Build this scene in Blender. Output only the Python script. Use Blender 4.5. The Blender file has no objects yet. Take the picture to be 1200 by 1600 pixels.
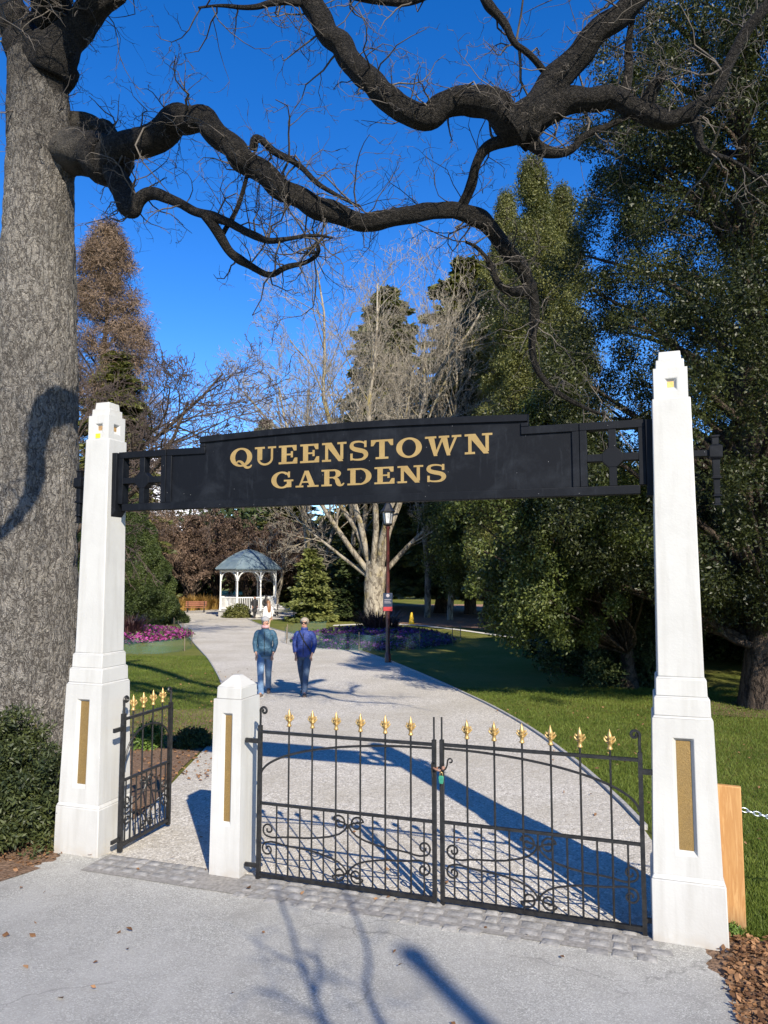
import bpy, bmesh, math, random
import numpy as np
from mathutils import Vector, Matrix, noise as mnoise
sc = bpy.context.scene
COL = sc.collection
PI = math.pi
# ------------------------------------------------------------------ camera
FPX = 1155.0
TH = math.atan(99 / FPX)
CZ = 2.4
cam = bpy.data.cameras.new("camera"); camo = bpy.data.objects.new("camera", cam); COL.objects.link(camo)
camo.location = (0, 0, CZ); camo.rotation_euler = (PI / 2 + TH, 0, 0)
cam.sensor_fit = 'VERTICAL'; cam.sensor_height = 36; cam.lens = FPX / 1600 * 36
cam.clip_start = 0.05; cam.clip_end = 6000
sc.camera = camo

def ray(px, py):
    v = 800 - py
    return np.array([px - 600, FPX * math.cos(TH) - v * math.sin(TH), FPX * math.sin(TH) + v * math.cos(TH)])
def at(px, py, D):
    r = ray(px, py); return r * (D / r[1]) + np.array([0, 0, CZ])
def sz(w, py, D):                       # a width in photo pixels at distance D -> metres
    return w * D / ray(600, py)[1]
L0 = np.array([-2.5399, 6.5376, 0]); U = np.array([.94751, -.31972, 0]); V = np.array([.31972, .94751, 0])
GROT = math.atan2(U[1], U[0])
def gate_w(s, y, z=0): return L0 + U * s + V * y + np.array([0, 0, z])   # s along the gate, y into the park
def sstep(a, b, x):
    t = min(1, max(0, (x - a) / (b - a))); return t * t * (3 - 2 * t)
def gz(x, y):
    q = -((x - L0[0]) * V[0] + (y - L0[1]) * V[1])
    if q > 0:
        q2 = max(0, q - .3)
        return .15 * (q2 - .4 * (1 - math.exp(-q2 / .4))) if q2 < 5 else .15 * 4.6 + .02 * (min(q2, 30) - 5)
    d = max(0, y - 7)
    return -(.028 * min(d, 10) + .0122 * max(0, min(d, 52) - 10) + .004 * max(0, min(d, 120) - 52))
def gp(px, py):                         # pixel -> point of the ground
    r = ray(px, py); z = 0.
    for _ in range(30):
        t = (z - CZ) / r[2]; z = gz(r[0] * t, r[1] * t)
    return np.array([r[0] * t, r[1] * t, z])
def gD(px, D):                          # point of the ground at forward distance D under image column px (approximately)
    x = (px - 600) / 1163 * D; return np.array([x, D, gz(x, D)])

# ------------------------------------------------------------------ mesh helpers
def nrm(a):
    return a / np.maximum(np.linalg.norm(a, axis=-1, keepdims=True), 1e-9)
class MB:
    def __init__(s): s.v = []; s.q = []; s.p = []; s.n = 0
    def add(s, v, quads=None, polys=None):
        v = np.asarray(v, float)
        if quads is not None and len(quads): s.q.append(np.asarray(quads, np.int64) + s.n)
        if polys:
            for f in polys: s.p.append([i + s.n for i in f])
        s.v.append(v); s.n += len(v); return s
    def box(s, x0, x1, y0, y1, z0, z1, M=None):
        v = np.array([[x, y, z] for z in (z0, z1) for y in (y0, y1) for x in (x0, x1)], float)
        if M is not None: v = np.array([M @ Vector(p) for p in v])
        return s.add(v, [[0, 2, 3, 1], [4, 5, 7, 6], [0, 1, 5, 4], [2, 6, 7, 3], [0, 4, 6, 2], [1, 3, 7, 5]])
    def frust(s, cx, cy, z0, hx0, hy0, z1, hx1, hy1):
        v = [[cx - hx0, cy - hy0, z0], [cx + hx0, cy - hy0, z0], [cx + hx0, cy + hy0, z0], [cx - hx0, cy + hy0, z0],
             [cx - hx1, cy - hy1, z1], [cx + hx1, cy - hy1, z1], [cx + hx1, cy + hy1, z1], [cx - hx1, cy + hy1, z1]]
        return s.add(v, [[3, 2, 1, 0], [4, 5, 6, 7], [0, 1, 5, 4], [1, 2, 6, 5], [2, 3, 7, 6], [3, 0, 4, 7]])
    def tube(s, P, R, n=6, ref=None, cap=False, jit=None):
        P = np.asarray(P, float); k = len(P); R = np.asarray(R, float); R = np.interp(np.linspace(0, 1, k), np.linspace(0, 1, len(R)), R) if R.ndim and len(R) != k else np.broadcast_to(R, (k,))
        T = nrm(np.gradient(P, axis=0))
        if ref is None:
            m = np.abs(T).sum(0); ref = np.zeros(3); ref[int(np.argmin(m))] = 1
        A = nrm(np.cross(T, ref)); B = np.cross(A, T)
        a = np.arange(n) * 2 * PI / n
        rr = R[:, None] * (np.ones((k, n)) if jit is None else jit)
        v = P[:, None, :] + rr[..., None] * (np.cos(a)[None, :, None] * A[:, None, :] + np.sin(a)[None, :, None] * B[:, None, :])
        i = np.arange(k - 1)[:, None] * n; j = np.arange(n)[None, :]; j2 = (j + 1) % n
        q = np.stack([i + j, i + n + j, i + n + j2, i + j2], -1).reshape(-1, 4)
        polys = [list(range(n)), list(range((k - 1) * n, k * n))[::-1]] if cap else None
        return s.add(v.reshape(-1, 3), q, polys)
    def loft(s, rows):                  # rows: (centre, rx, ry) rings stacked along z, closed at both ends
        n = 16; a = np.arange(n) * 2 * PI / n; v = []
        for c, rx, ry in rows: v.append(np.stack([c[0] + rx * np.cos(a), c[1] + ry * np.sin(a), np.full(n, c[2])], 1))
        k = len(rows); i = np.arange(k - 1)[:, None] * n; j = np.arange(n)[None, :]; j2 = (j + 1) % n
        q = np.stack([i + j, i + j2, i + n + j2, i + n + j], -1).reshape(-1, 4)
        return s.add(np.concatenate(v), q, [list(range(n))[::-1], list(range((k - 1) * n, k * n))])
    def lathe(s, c, prof, n=12, rot=0):
        return s.revolve(c, prof, n, rot)
    def revolve(s, c, prof, n=12, rot=0):
        a = np.arange(n) * 2 * PI / n + rot; v = []
        for r, z in prof: v.append(np.stack([c[0] + r * np.cos(a), c[1] + r * np.sin(a), np.full(n, c[2] + z)], 1))
        k = len(prof); i = np.arange(k - 1)[:, None] * n; j = np.arange(n)[None, :]; j2 = (j + 1) % n
        q = np.stack([i + j, i + j2, i + n + j2, i + n + j], -1).reshape(-1, 4)
        return s.add(np.concatenate(v), q, [list(range(n))[::-1], list(range((k - 1) * n, k * n))])
    def ball(s, c, r, n=14, m=9, f=None):
        rx, ry, rz = (r, r, r) if np.isscalar(r) else r; v = []
        for i in range(m + 1):
            t = PI * (.02 + .96 * i / m)
            for j in range(n):
                p = 2 * PI * j / n; d = np.array([math.sin(t) * math.cos(p), math.sin(t) * math.sin(p), -math.cos(t)])
                k = f(d) if f else 1
                v.append([c[0] + rx * d[0] * k, c[1] + ry * d[1] * k, c[2] + rz * d[2] * k])
        i = np.arange(m)[:, None] * n; j = np.arange(n)[None, :]; j2 = (j + 1) % n
        q = np.stack([i + j, i + j2, i + n + j2, i + n + j], -1).reshape(-1, 4)
        return s.add(v, q, [list(range(n))[::-1], list(range(m * n, m * n + n))])
    def build(s, name, mat, parent=None, smooth=False, bevel=0, loc=None, rotz=0):
        me = bpy.data.meshes.new(name)
        Vv = np.concatenate(s.v) if s.v else np.zeros((0, 3))
        Q = np.concatenate(s.q) if s.q else np.zeros((0, 4), np.int64)
        nq = len(Q); loops = Q.reshape(-1); sizes = np.full(nq, 4, np.int64)
        if s.p:
            loops = np.concatenate([loops] + [np.array(f, np.int64) for f in s.p]); sizes = np.concatenate([sizes, np.array([len(f) for f in s.p], np.int64)])
        me.vertices.add(len(Vv)); me.vertices.foreach_set("co", Vv.astype(np.float32).ravel())
        me.loops.add(len(loops)); me.loops.foreach_set("vertex_index", loops.astype(np.int32))
        me.polygons.add(len(sizes)); st = np.concatenate([[0], np.cumsum(sizes)[:-1]]) if len(sizes) else np.zeros(0)
        me.polygons.foreach_set("loop_start", st.astype(np.int32)); me.polygons.foreach_set("loop_total", sizes.astype(np.int32))
        me.polygons.foreach_set("use_smooth", np.full(len(sizes), smooth != "flat"))
        me.update(calc_edges=True); me.validate()
        if smooth is not True and smooth != 'flat' and len(sizes) < 40000: me.set_sharp_from_angle(angle=math.radians(46 if smooth == 'auto' else 40))
        me.materials.append(mat)
        o = bpy.data.objects.new(name, me); COL.objects.link(o)
        if parent is not None: o.parent = parent
        if loc is not None: o.location = loc
        o.rotation_euler.z = rotz
        if bevel:
            m = o.modifiers.new("bevel", 'BEVEL'); m.width = bevel; m.segments = 2; m.limit_method = 'ANGLE'; m.angle_limit = math.radians(35)
        return o
def tag(o, label=None, cat=None, group=None, kind=None):
    if label: o["label"] = label
    if cat: o["category"] = cat
    if group: o["group"] = group
    if kind: o["kind"] = kind
    return o
def thing(name, label, cat, loc=(0, 0, 0), rotz=0, group=None):
    o = bpy.data.objects.new(name, None); COL.objects.link(o); o.location = loc; o.rotation_euler = (0, 0, rotz); o.empty_display_size = .2
    return tag(o, label, cat, group)
def copy_tree(o, label, loc, rotz, scale, name=None):
    c = o.copy(); COL.objects.link(c); c.location = loc; c.rotation_euler = (0, 0, rotz); c.scale = scale if hasattr(scale, '__len__') else (scale,) * 3
    c["label"] = label
    for ch in list(o.children):
        d = ch.copy(); COL.objects.link(d); d.parent = c
        for g in list(ch.children):
            e = g.copy(); COL.objects.link(e); e.parent = d
    return c

# ------------------------------------------------------------------ materials
class NT:
    def __init__(s, name):
        s.m = bpy.data.materials.new(name); s.m.use_nodes = True; s.t = s.m.node_tree
        s.t.nodes.clear(); s.out = s.t.nodes.new("ShaderNodeOutputMaterial")
    def n(s, ty, ins=None, **kw):
        nd = s.t.nodes.new("ShaderNode" + ty)
        for k, v in kw.items(): setattr(nd, k, v)
        for k, v in (ins or {}).items():
            if isinstance(v, bpy.types.NodeSocket): s.t.links.new(v, nd.inputs[k])
            else: nd.inputs[k].default_value = v
        return nd
    def coord(s, scale=(1, 1, 1), kind='Object'):
        tc = s.n("TexCoord"); return s.n("Mapping", {"Vector": tc.outputs[kind], "Scale": scale}).outputs[0]
    def noise(s, vec, sc_, det=4, rough=.55, dist=0): return s.n("TexNoise", {"Vector": vec, "Scale": sc_, "Detail": det, "Roughness": rough, "Distortion": dist}).outputs["Fac"]
    def vor(s, vec, sc_, feat='F1', out="Distance", rnd=1): return s.n("TexVoronoi", {"Vector": vec, "Scale": sc_, "Randomness": rnd}, feature=feat).outputs[out]
    def ramp(s, fac, stops, interp='LINEAR'):
        r = s.n("ValToRGB", {"Fac": fac}); cr = r.color_ramp; cr.interpolation = interp
        while len(cr.elements) < len(stops): cr.elements.new(.5)
        for e, (p, c) in zip(cr.elements, stops):
            e.position = p; e.color = (c[0], c[1], c[2], 1) if hasattr(c, '__len__') else (c, c, c, 1)
        return r.outputs["Color"]
    def mix(s, f, a, b, mode='MIX'):
        nd = s.n("Mix", data_type='RGBA', blend_type=mode); i = nd.inputs
        for sock, v in ((i[0], f), (i[6], a), (i[7], b)):
            if isinstance(v, bpy.types.NodeSocket): s.t.links.new(v, sock)
            else: sock.default_value = v if not hasattr(v, '__len__') else (v[0], v[1], v[2], 1)
        return nd.outputs[2]
    def math(s, op, a, b=0.):
        nd = s.n("Math", operation=op)
        for k, v in ((0, a), (1, b)):
            if isinstance(v, bpy.types.NodeSocket): s.t.links.new(v, nd.inputs[k])
            else: nd.inputs[k].default_value = v
        return nd.outputs[0]
    def bump(s, h, strength=.4, dist=.02): return s.n("Bump", {"Height": h, "Strength": strength, "Distance": dist}).outputs[0]
    def bsdf(s, color, rough=.6, normal=None, metal=0., spec=.5, **kw):
        ins = {"Base Color": color if isinstance(color, bpy.types.NodeSocket) else (color[0], color[1], color[2], 1), "Roughness": rough, "Metallic": metal, "Specular IOR Level": spec}
        if normal is not None: ins["Normal"] = normal
        ins.update(kw); return s.n("BsdfPrincipled", ins).outputs[0]
    def done(s, sh): s.t.links.new(sh, s.out.inputs[0]); return s.m

def mat(name, c1, c2=None, scale=8, rough=.6, bump=.0, bscale=40, metal=0., spec=.5, stretch=(1, 1, 1), bdist=.01):
    t = NT(name); v = t.coord(stretch); c2 = c2 or tuple(x * .75 for x in c1)
    col = t.mix(t.ramp(t.noise(v, scale, 5), [(.35, 0), (.65, 1)]), c1, c2)
    nm = t.bump(t.noise(v, bscale, 5), bump, bdist) if bump else None
    return t.done(t.bsdf(col, rough, nm, metal, spec))

M = {}
def leafmat(name, dark, light, rough=.38, trans=.22, spec=.5, nscale=.35, tip=None):
    t = NT(name); g = t.n("NewGeometry").outputs["Random Per Island"]
    v = t.coord((1, 1, 1)); nz = t.noise(v, nscale, 3)
    f = t.math('ADD', t.math('MULTIPLY', g, .65), t.math('MULTIPLY', t.math('SUBTRACT', nz, .5), 1.5))
    stops = [(0, dark), (.75, light)] + ([(1, tip)] if tip else [])
    c = t.ramp(f, stops)
    p = t.bsdf(c, rough, spec=spec)
    tr = t.n("BsdfTranslucent", {"Color": t.mix(.5, c, (light[0] * 1.4, light[1] * 1.5, light[2] * .7))}).outputs[0]
    ms = t.n("MixShader", {0: trans, 1: p, 2: tr}).outputs[0]
    return t.done(ms)
M['holm'] = leafmat('glossy_evergreen_leaf', (.008, .013, .004), (.054, .064, .016), .46, .22, .35, .35, (.15, .15, .05))  # lightest leaf tone is sun glints painted into the colour
M['laurel'] = leafmat('bright_evergreen_leaf', (.020, .034, .008), (.100, .122, .028), .46, .26, .35, .4, (.24, .25, .085))
M['olive'] = leafmat('olive_evergreen_leaf', (.045, .054, .015), (.165, .165, .05), .5, .24, .3, .3, (.21, .19, .07))
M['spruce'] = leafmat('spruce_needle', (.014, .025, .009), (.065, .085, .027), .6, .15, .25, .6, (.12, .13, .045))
M['brightspruce'] = leafmat('young_spruce_needle', (.055, .07, .02), (.20, .215, .065), .5, .15, .3, .8)
M['yew'] = leafmat('clipped_yew_needle', (.020, .034, .010), (.075, .100, .026), .55, .14, .3, .5, (.12, .125, .04))
M['larch'] = leafmat('rusty_larch_twig', (.095, .066, .047), (.25, .178, .126), .7, .1, .2, .5)
M['beech'] = leafmat('brown_beech_leaf', (.07, .048, .036), (.19, .13, .095), .65, .2, .2, .4)
M['shrub'] = leafmat('bronze_green_shrub_leaf', (.018, .028, .012), (.07, .085, .025), .5, .15, .35, 2.2, (.13, .085, .03))
M['flax'] = leafmat('purple_flax_leaf', (.03, .014, .014), (.10, .05, .045), .4, .1, .5, 1)
M['tussock'] = leafmat('golden_tussock_blade', (.16, .09, .03), (.42, .27, .08), .6, .25, .2, .6)
M['grassblade'] = leafmat('lawn_blade', (.060, .094, .013), (.150, .190, .034), .55, .28, .2, .8, (.30, .25, .09))
M['pinkflower'] = leafmat('magenta_blossom', (.20, .035, .13), (.50, .10, .36), .6, .25, .2, .8, (.58, .24, .48))
M['violetflower'] = leafmat('violet_blossom', (.04, .018, .075), (.20, .07, .26), .6, .2, .2, .8)
M['bedgreen'] = leafmat('bedding_leaf', (.03, .05, .015), (.10, .14, .05), .5, .2, .3, 1)
M['litter'] = leafmat('fallen_oak_leaf', (.10, .05, .025), (.36, .20, .10), .7, .15, .2, 4, (.50, .36, .22))
M['weed'] = leafmat('weed_leaf', (.06, .11, .02), (.16, .24, .05), .5, .25, .3, 3)

def m_white():
    t = NT('white_painted_render'); v = t.coord()
    n1 = t.noise(v, 1.7, 6, .6); n2 = t.noise(t.coord((14, 14, 1.1)), 1.0, 5, .6); n3 = t.noise(v, 60, 4)
    c = t.mix(t.ramp(n1, [(.40, 0), (.75, 1)]), (.455, .454, .436), (.385, .381, .363))
    c = t.mix(t.math('MULTIPLY', t.ramp(n2, [(.48, 0), (.75, 1)]), .55), c, (.33, .32, .295))
    tc = t.n("TexCoord").outputs["Object"]; z = t.n("SeparateXYZ", {0: tc}).outputs[2]
    grime = t.math('MULTIPLY', t.ramp(z, [(.0, 1), (.10, 0)]), t.ramp(t.noise(v, 12, 5), [(.4, 0), (.62, 1)]))
    c = t.mix(t.math('MULTIPLY', grime, .6), c, (.34, .30, .25))
    top = t.math('MULTIPLY', t.ramp(t.math('DIVIDE', z, 5.), [(.765, 0), (.78, 1)]), t.ramp(t.noise(v, 16, 6), [(.42, 0), (.6, 1)]))
    c = t.mix(t.math('MULTIPLY', top, .5), c, (.42, .41, .38))
    ck = t.ramp(t.vor(t.n("Vector_Math" if False else "Mapping", {"Vector": v, "Scale": (1, 1, .6)}).outputs[0], 1.3, 'DISTANCE_TO_EDGE'), [(.0, 1), (.006, 0)])
    c = t.mix(t.math('MULTIPLY', t.math('MULTIPLY', ck, t.ramp(n1, [(.5, 0), (.6, 1)])), .28), c, (.45, .44, .42))
    h = t.math('ADD', t.math('MULTIPLY', n3, .5), t.math('MULTIPLY', t.noise(v, 7, 3), 1.2))
    return t.done(t.bsdf(c, .55, t.bump(h, .16, .012), spec=.35))
M['white'] = m_white()
def m_gold():
    t = NT('gold_mosaic'); v = t.coord()
    c = t.mix(t.vor(v, 260, 'F1', "Color"), (.17, .105, .030), (.33, .215, .075))
    c = t.mix(t.ramp(t.noise(v, 9, 4), [(.4, 0), (.7, .6)]), c, (.20, .135, .055))
    return t.done(t.bsdf(c, .42, t.bump(t.vor(v, 260), .5, .003), .35, .5))
M['gold'] = m_gold()
M['goldpaint'] = mat('gold_paint', (.50, .345, .135), (.34, .22, .075), 14, .38, .25, 60, .45, .5)
M['goldletter'] = mat('gold_letter_paint', (.285, .20, .080), (.24, .165, .062), 9, .75, .05, 50, .0, .3)
def m_black(name, base, dust, rough=.42):
    t = NT(name); v = t.coord()
    n = t.ramp(t.noise(v, 3.2, 7, .68, .4), [(.50, 0), (.78, 1)])
    n2 = t.ramp(t.noise(t.coord((30, 30, 4)), 1, 5, .6), [(.58, 0), (.75, 1)])
    c = t.mix(t.math('MULTIPLY', n, .65), base, dust); c = t.mix(t.math('MULTIPLY', n2, .45), c, dust)
    sp = t.ramp(t.vor(v, 13, 'F1'), [(.02, 1), (.035, 0)])
    c = t.mix(t.math('MULTIPLY', sp, .5), c, (.5, .5, .5))
    return t.done(t.bsdf(c, rough, t.bump(t.noise(v, 90, 3), .12, .004), spec=.17))
M['board'] = m_black('weathered_black_sign_paint', (.0025, .0035, .006), (.020, .024, .031), .65)
M['boardframe'] = m_black('black_frame_paint', (.003, .004, .0065), (.018, .021, .027), .6)
M['iron'] = mat('black_wrought_iron', (.006, .006, .0065), (.018, .0175, .017), 25, .42, .25, 120, 0., .5)
M['rust'] = mat('rusty_iron', (.16, .07, .04), (.28, .16, .12), 60, .7, .3, 90)
M['padlock'] = mat('green_padlock_shell', (.04, .24, .15), (.03, .19, .12), 30, .35)
M['brass'] = mat('brass_shackle', (.5, .35, .15), (.4, .28, .12), 30, .35, metal=.8)
M['yellowtag'] = mat('yellow_sticker', (.85, .80, .02), (.75, .72, .03), 20, .5)
M['tile'] = mat('brown_glazed_tile', (.22, .13, .06), (.42, .26, .10), 60, .3)
M['goldtile'] = mat('gold_glazed_tile', (.55, .36, .10), (.75, .48, .16), 90, .3)
def m_wood():
    t = NT('raw_pine_board'); v = t.coord((1, 1, .08)); w = t.noise(v, 34, 5, .6, .6)
    kn = t.ramp(t.vor(t.coord((1, 1, .5)), 7, 'F1'), [(.03, 1), (.07, 0)])
    c = t.ramp(w, [(.3, (.44, .25, .10)), (.5, (.36, .185, .068)), (.62, (.47, .28, .12)), (.75, (.29, .14, .048))])
    c = t.mix(t.math('MULTIPLY', kn, .7), c, (.20, .09, .035))
    zb = t.n('SeparateXYZ', {0: t.n('TexCoord').outputs['Object']}).outputs[2]
    c = t.mix(t.math('MULTIPLY', t.ramp(t.math('ADD', zb, t.math('MULTIPLY', t.noise(t.coord(), 9, 4), .12)), [(.05, .7), (.22, 0)]), 1.), c, (.16, .11, .07))
    return t.done(t.bsdf(c, .55, t.bump(w, .2, .004), spec=.3))
M['pine'] = m_wood()
M['steel'] = mat('galvanised_chain', (.42, .47, .50), (.33, .37, .40), 60, .35, metal=.7)
def m_bark(name, c_lo, c_hi, crack, sc_=(1, 1, .32), s1=9., rough=.85, b=.9, moss=None, wob=.16, ridge=True, blend=None, bd=.025):
    t = NT(name); v0 = t.coord(); d = t.n("TexNoise", {"Vector": v0, "Scale": 6., "Detail": 4.}).outputs["Color"]
    vv = t.n("VectorMath", {0: t.coord(sc_), 1: t.n("VectorMath", {0: d, 1: (wob, wob, wob)}, operation='MULTIPLY').outputs[0]}, operation='ADD').outputs[0]
    e = t.math('MULTIPLY', t.math('ABSOLUTE', t.math('SUBTRACT', t.noise(vv, s1 * .55, 3, .6), .5)), 1.1) if ridge else t.vor(vv, s1, 'DISTANCE_TO_EDGE'); e2 = t.vor(vv, s1 * 2.6, 'DISTANCE_TO_EDGE')
    h = t.math('ADD', t.ramp(e, [(0, 0), (.16, 1)]), t.math('MULTIPLY', t.ramp(e2, [(0, 0), (.2, 1)]), .5))
    fine = t.noise(v0, 55, 6, .7)
    c = t.mix(t.ramp(fine, [(.35, 0), (.65, 1)]), c_lo, c_hi)
    c = t.mix(t.ramp(t.noise(v0, 1.3, 4), [(.40, 0), (.65, .45)]), c, tuple(x * .55 for x in c_lo))
    c = t.mix(t.ramp(t.vor(vv, s1 * 2.6, 'F1', "Color"), [(.6, 0), (.95, .4)]), c, tuple(min(1, x * 1.35) for x in c_hi))
    if moss: c = t.mix(t.ramp(t.noise(v0, 1.1, 5), [(.52, 0), (.66, .8)]), c, moss)
    c = t.mix(t.ramp(e, [(0, 1), (.07, 0)]), c, crack)
    if blend:
        x, y_, z = [t.n("SeparateXYZ", {0: t.n("TexCoord").outputs["Object"]}).outputs[i] for i in range(3)]
        nzb = t.math('MULTIPLY', t.math('SUBTRACT', t.noise(v0, 1.6, 6, .7), .5), 3.2)
        f = t.ramp(t.math('ADD', t.math('DIVIDE', t.math('SUBTRACT', z if blend[0] == 'z' else x, blend[1]), blend[2]), nzb), [(0, 0), (1, 1)])
        if blend[0] == 'x': f = t.math('MULTIPLY', f, t.ramp(t.math('ADD', t.math('SUBTRACT', z, 7.95), t.math('MULTIPLY', nzb, .3)), [(0, 1), (.45, 0)]))
        c = t.mix(t.math('MULTIPLY', f, blend[4]), c, t.mix(.75, c, blend[3], 'MULTIPLY') if blend[0] == 'z' else t.mix(t.ramp(fine, [(.35, 0), (.65, 1)]), blend[3], tuple(q * 1.9 for q in blend[3])))
    hh = t.math('ADD', h, t.math('MULTIPLY', fine, .8))
    return t.done(t.bsdf(c, rough, t.bump(hh, b, bd), spec=.25))
M['oaktrunk'] = m_bark('grey_oak_trunk_bark', (.175, .160, .140), (.345, .320, .285), (.060, .052, .045), (1, 1, .38), 30., wob=.14, bd=.035, blend=('z', 7.0, 1.3, (.16, .145, .13), .95))
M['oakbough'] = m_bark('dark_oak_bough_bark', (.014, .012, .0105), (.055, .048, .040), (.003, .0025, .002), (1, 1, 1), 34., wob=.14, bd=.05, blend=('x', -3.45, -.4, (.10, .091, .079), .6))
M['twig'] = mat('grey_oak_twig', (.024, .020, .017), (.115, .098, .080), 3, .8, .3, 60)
M['bareTrunk'] = m_bark('pale_maple_bark', (.20, .175, .14), (.38, .34, .27), (.08, .065, .05), (1, 1, .4), 4., moss=(.22, .17, .04))
M['bareTwig'] = mat('tan_bare_twig', (.19, .165, .13), (.31, .272, .215), 1, .8)
M['brownTwig'] = mat('brown_bare_twig', (.10, .062, .042), (.19, .115, .08), 1, .8)
M['darkTwig'] = mat('dark_bare_twig', (.045, .032, .026), (.09, .062, .05), 1, .8)
M['treetrunk'] = m_bark('brown_trunk_bark', (.045, .033, .025), (.11, .082, .062), (.012, .009, .007), (1, 1, .4), 6.)
def m_asphalt():
    t = NT('worn_grey_asphalt'); v = t.coord()
    sp = t.vor(v, 150, 'F1', "Color"); spv = t.n("SeparateColor", {0: sp}).outputs[0]
    big = t.noise(v, .7, 6, .6); med = t.noise(v, 5, 5, .65)
    c = t.ramp(spv, [(0, (.225, .222, .202)), (.35, (.332, .327, .296)), (.8, (.40, .394, .357)), (.95, (.60, .59, .54))])
    c = t.mix(t.math('MULTIPLY', t.ramp(big, [(.38, 0), (.66, 1)]), .35), c, (.285, .28, .262))
    c = t.mix(t.math('MULTIPLY', t.ramp(med, [(.45, 0), (.7, 1)]), .4), c, (.43, .42, .39))
    ed = t.vor(v, 150, 'DISTANCE_TO_EDGE')
    c = t.mix(t.ramp(ed, [(0, .35), (.06, 0)]), c, (.10, .098, .095))
    wv = t.n("VectorMath", {0: v, 1: t.n("VectorMath", {0: t.n("TexNoise", {"Vector": v, "Scale": 3., "Detail": 5.}).outputs["Color"], 1: (.5, .5, .5)}, operation='MULTIPLY').outputs[0]}, operation='ADD').outputs[0]
    crk = t.math('MULTIPLY', t.ramp(t.vor(wv, .55, 'DISTANCE_TO_EDGE'), [(0, 1), (.006, 0)]), t.ramp(t.noise(v, .9, 3), [(.48, 0), (.6, 1)]))
    c = t.mix(t.math('MULTIPLY', crk, .7), c, (.07, .068, .065))
    c = t.mix(t.math('MULTIPLY', t.ramp(t.noise(v, 1.8, 7, .72), [(.50, 0), (.66, 1)]), .5), c, (.225, .218, .198))
    c = t.mix(t.math('MULTIPLY', t.ramp(t.noise(t.coord((1, .25, 1)), .8, 5, .6), [(.48, 0), (.62, 1)]), .35), c, (.46, .45, .415))
    return t.done(t.bsdf(c, .85, t.bump(t.math('ADD', ed, t.math('MULTIPLY', med, .4)), .6, .006), spec=.3))
M['asphalt'] = m_asphalt()
def m_gravel():
    t = NT('pale_gravel'); v = t.coord()
    cell = t.n("SeparateColor", {0: t.vor(v, 46, 'F1', "Color")}).outputs[1]; cell2 = t.n("SeparateColor", {0: t.vor(v, 110, 'F1', "Color")}).outputs[0]
    c = t.ramp(cell, [(0, (.19, .17, .14)), (.25, (.43, .40, .345)), (.7, (.56, .527, .465)), (.92, (.82, .785, .71))])
    c = t.mix(.45, c, t.ramp(cell2, [(0, (.20, .185, .16)), (.55, (.47, .44, .39)), (1, (.80, .77, .70))]))
    c = t.mix(t.math('MULTIPLY', t.ramp(t.noise(v, .55, 6, .62), [(.40, 0), (.62, 1)]), .55), c, (.37, .337, .272))
    c = t.mix(t.math('MULTIPLY', t.ramp(t.noise(v, 2.6, 6, .7), [(.5, 0), (.72, 1)]), .35), c, (.60, .572, .51))
    ed = t.vor(v, 46, 'DISTANCE_TO_EDGE')
    c = t.mix(t.ramp(ed, [(0, .5), (.08, 0)]), c, (.19, .17, .145))
    return t.done(t.bsdf(c, .9, t.bump(t.math('ADD', ed, t.noise(v, 9, 5)), .8, .012), spec=.2))
M['gravel'] = m_gravel()
def m_lawn():
    t = NT('winter_lawn_turf'); v = t.coord()
    c = t.mix(t.ramp(t.noise(v, 45, 6, .75), [(.3, 0), (.7, 1)]), (.062, .088, .014), (.15, .175, .034))
    c = t.mix(t.math('MULTIPLY', t.ramp(t.noise(v, .28, 5, .65), [(.42, 0), (.62, 1)]), .55), c, (.21, .18, .058))
    c = t.mix(t.math('MULTIPLY', t.ramp(t.noise(v, 3.2, 5, .7), [(.5, 0), (.75, 1)]), .45), c, (.20, .165, .065))
    return t.done(t.bsdf(c, .9, t.bump(t.noise(v, 70, 5, .8), .9, .03), spec=.1))
M['lawn'] = m_lawn()
M['mulch'] = mat('bark_mulch', (.105, .068, .045), (.25, .165, .11), 42, .95, 1., 38, spec=.15, bdist=.03)
M['redmulch'] = mat('reddish_leaf_mulch', (.22, .125, .085), (.40, .25, .17), 5, .95, .6, 12, spec=.1, bdist=.04)
M['cobble'] = mat('grey_basalt_sett', (.17, .168, .163), (.30, .293, .28), 16, .85, .6, 60, spec=.3)
M['edging'] = mat('grey_timber_edging', (.25, .24, .225), (.38, .37, .35), 14, .8, .4, 60)
M['palestone'] = mat('pale_path_stone', (.52, .50, .45), (.66, .64, .58), 2, .9, .4, 12)
M['slate'] = mat('blue_grey_roof_sheet', (.085, .125, .15), (.14, .185, .21), 1.5, .45, .2, 9)
M['gwhite'] = mat('white_gazebo_paint', (.76, .76, .74), (.68, .68, .66), 6, .5)
M['concrete'] = mat('grey_concrete', (.35, .34, .32), (.45, .44, .42), 4, .9)
M['maroon'] = mat('maroon_post_paint', (.085, .022, .020), (.045, .014, .013), 5, .35)
M['blackpaint'] = mat('black_lamp_paint', (.012, .012, .013), (.02, .02, .02), 8, .4)
M['navy'] = mat('navy_notice_panel', (.012, .022, .05), (.018, .03, .06), 6, .35)
M['red'] = mat('red_notice_band', (.38, .03, .03), (.32, .025, .025), 6, .4)
M['signwhite'] = mat('white_notice_print', (.34, .30, .32), (.28, .26, .28), 6, .5)
M['yellow'] = mat('yellow_cone_plastic', (.80, .50, .01), (.7, .42, .01), 6, .4)
M['benchwood'] = mat('red_brown_bench_timber', (.24, .085, .045), (.17, .06, .035), 8, .6)
M['stake'] = mat('weathered_stake', (.2, .16, .11), (.13, .1, .07), 12, .8)
M['skin'] = mat('skin', (.42, .235, .165), (.36, .19, .13), 20, .5)
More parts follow.
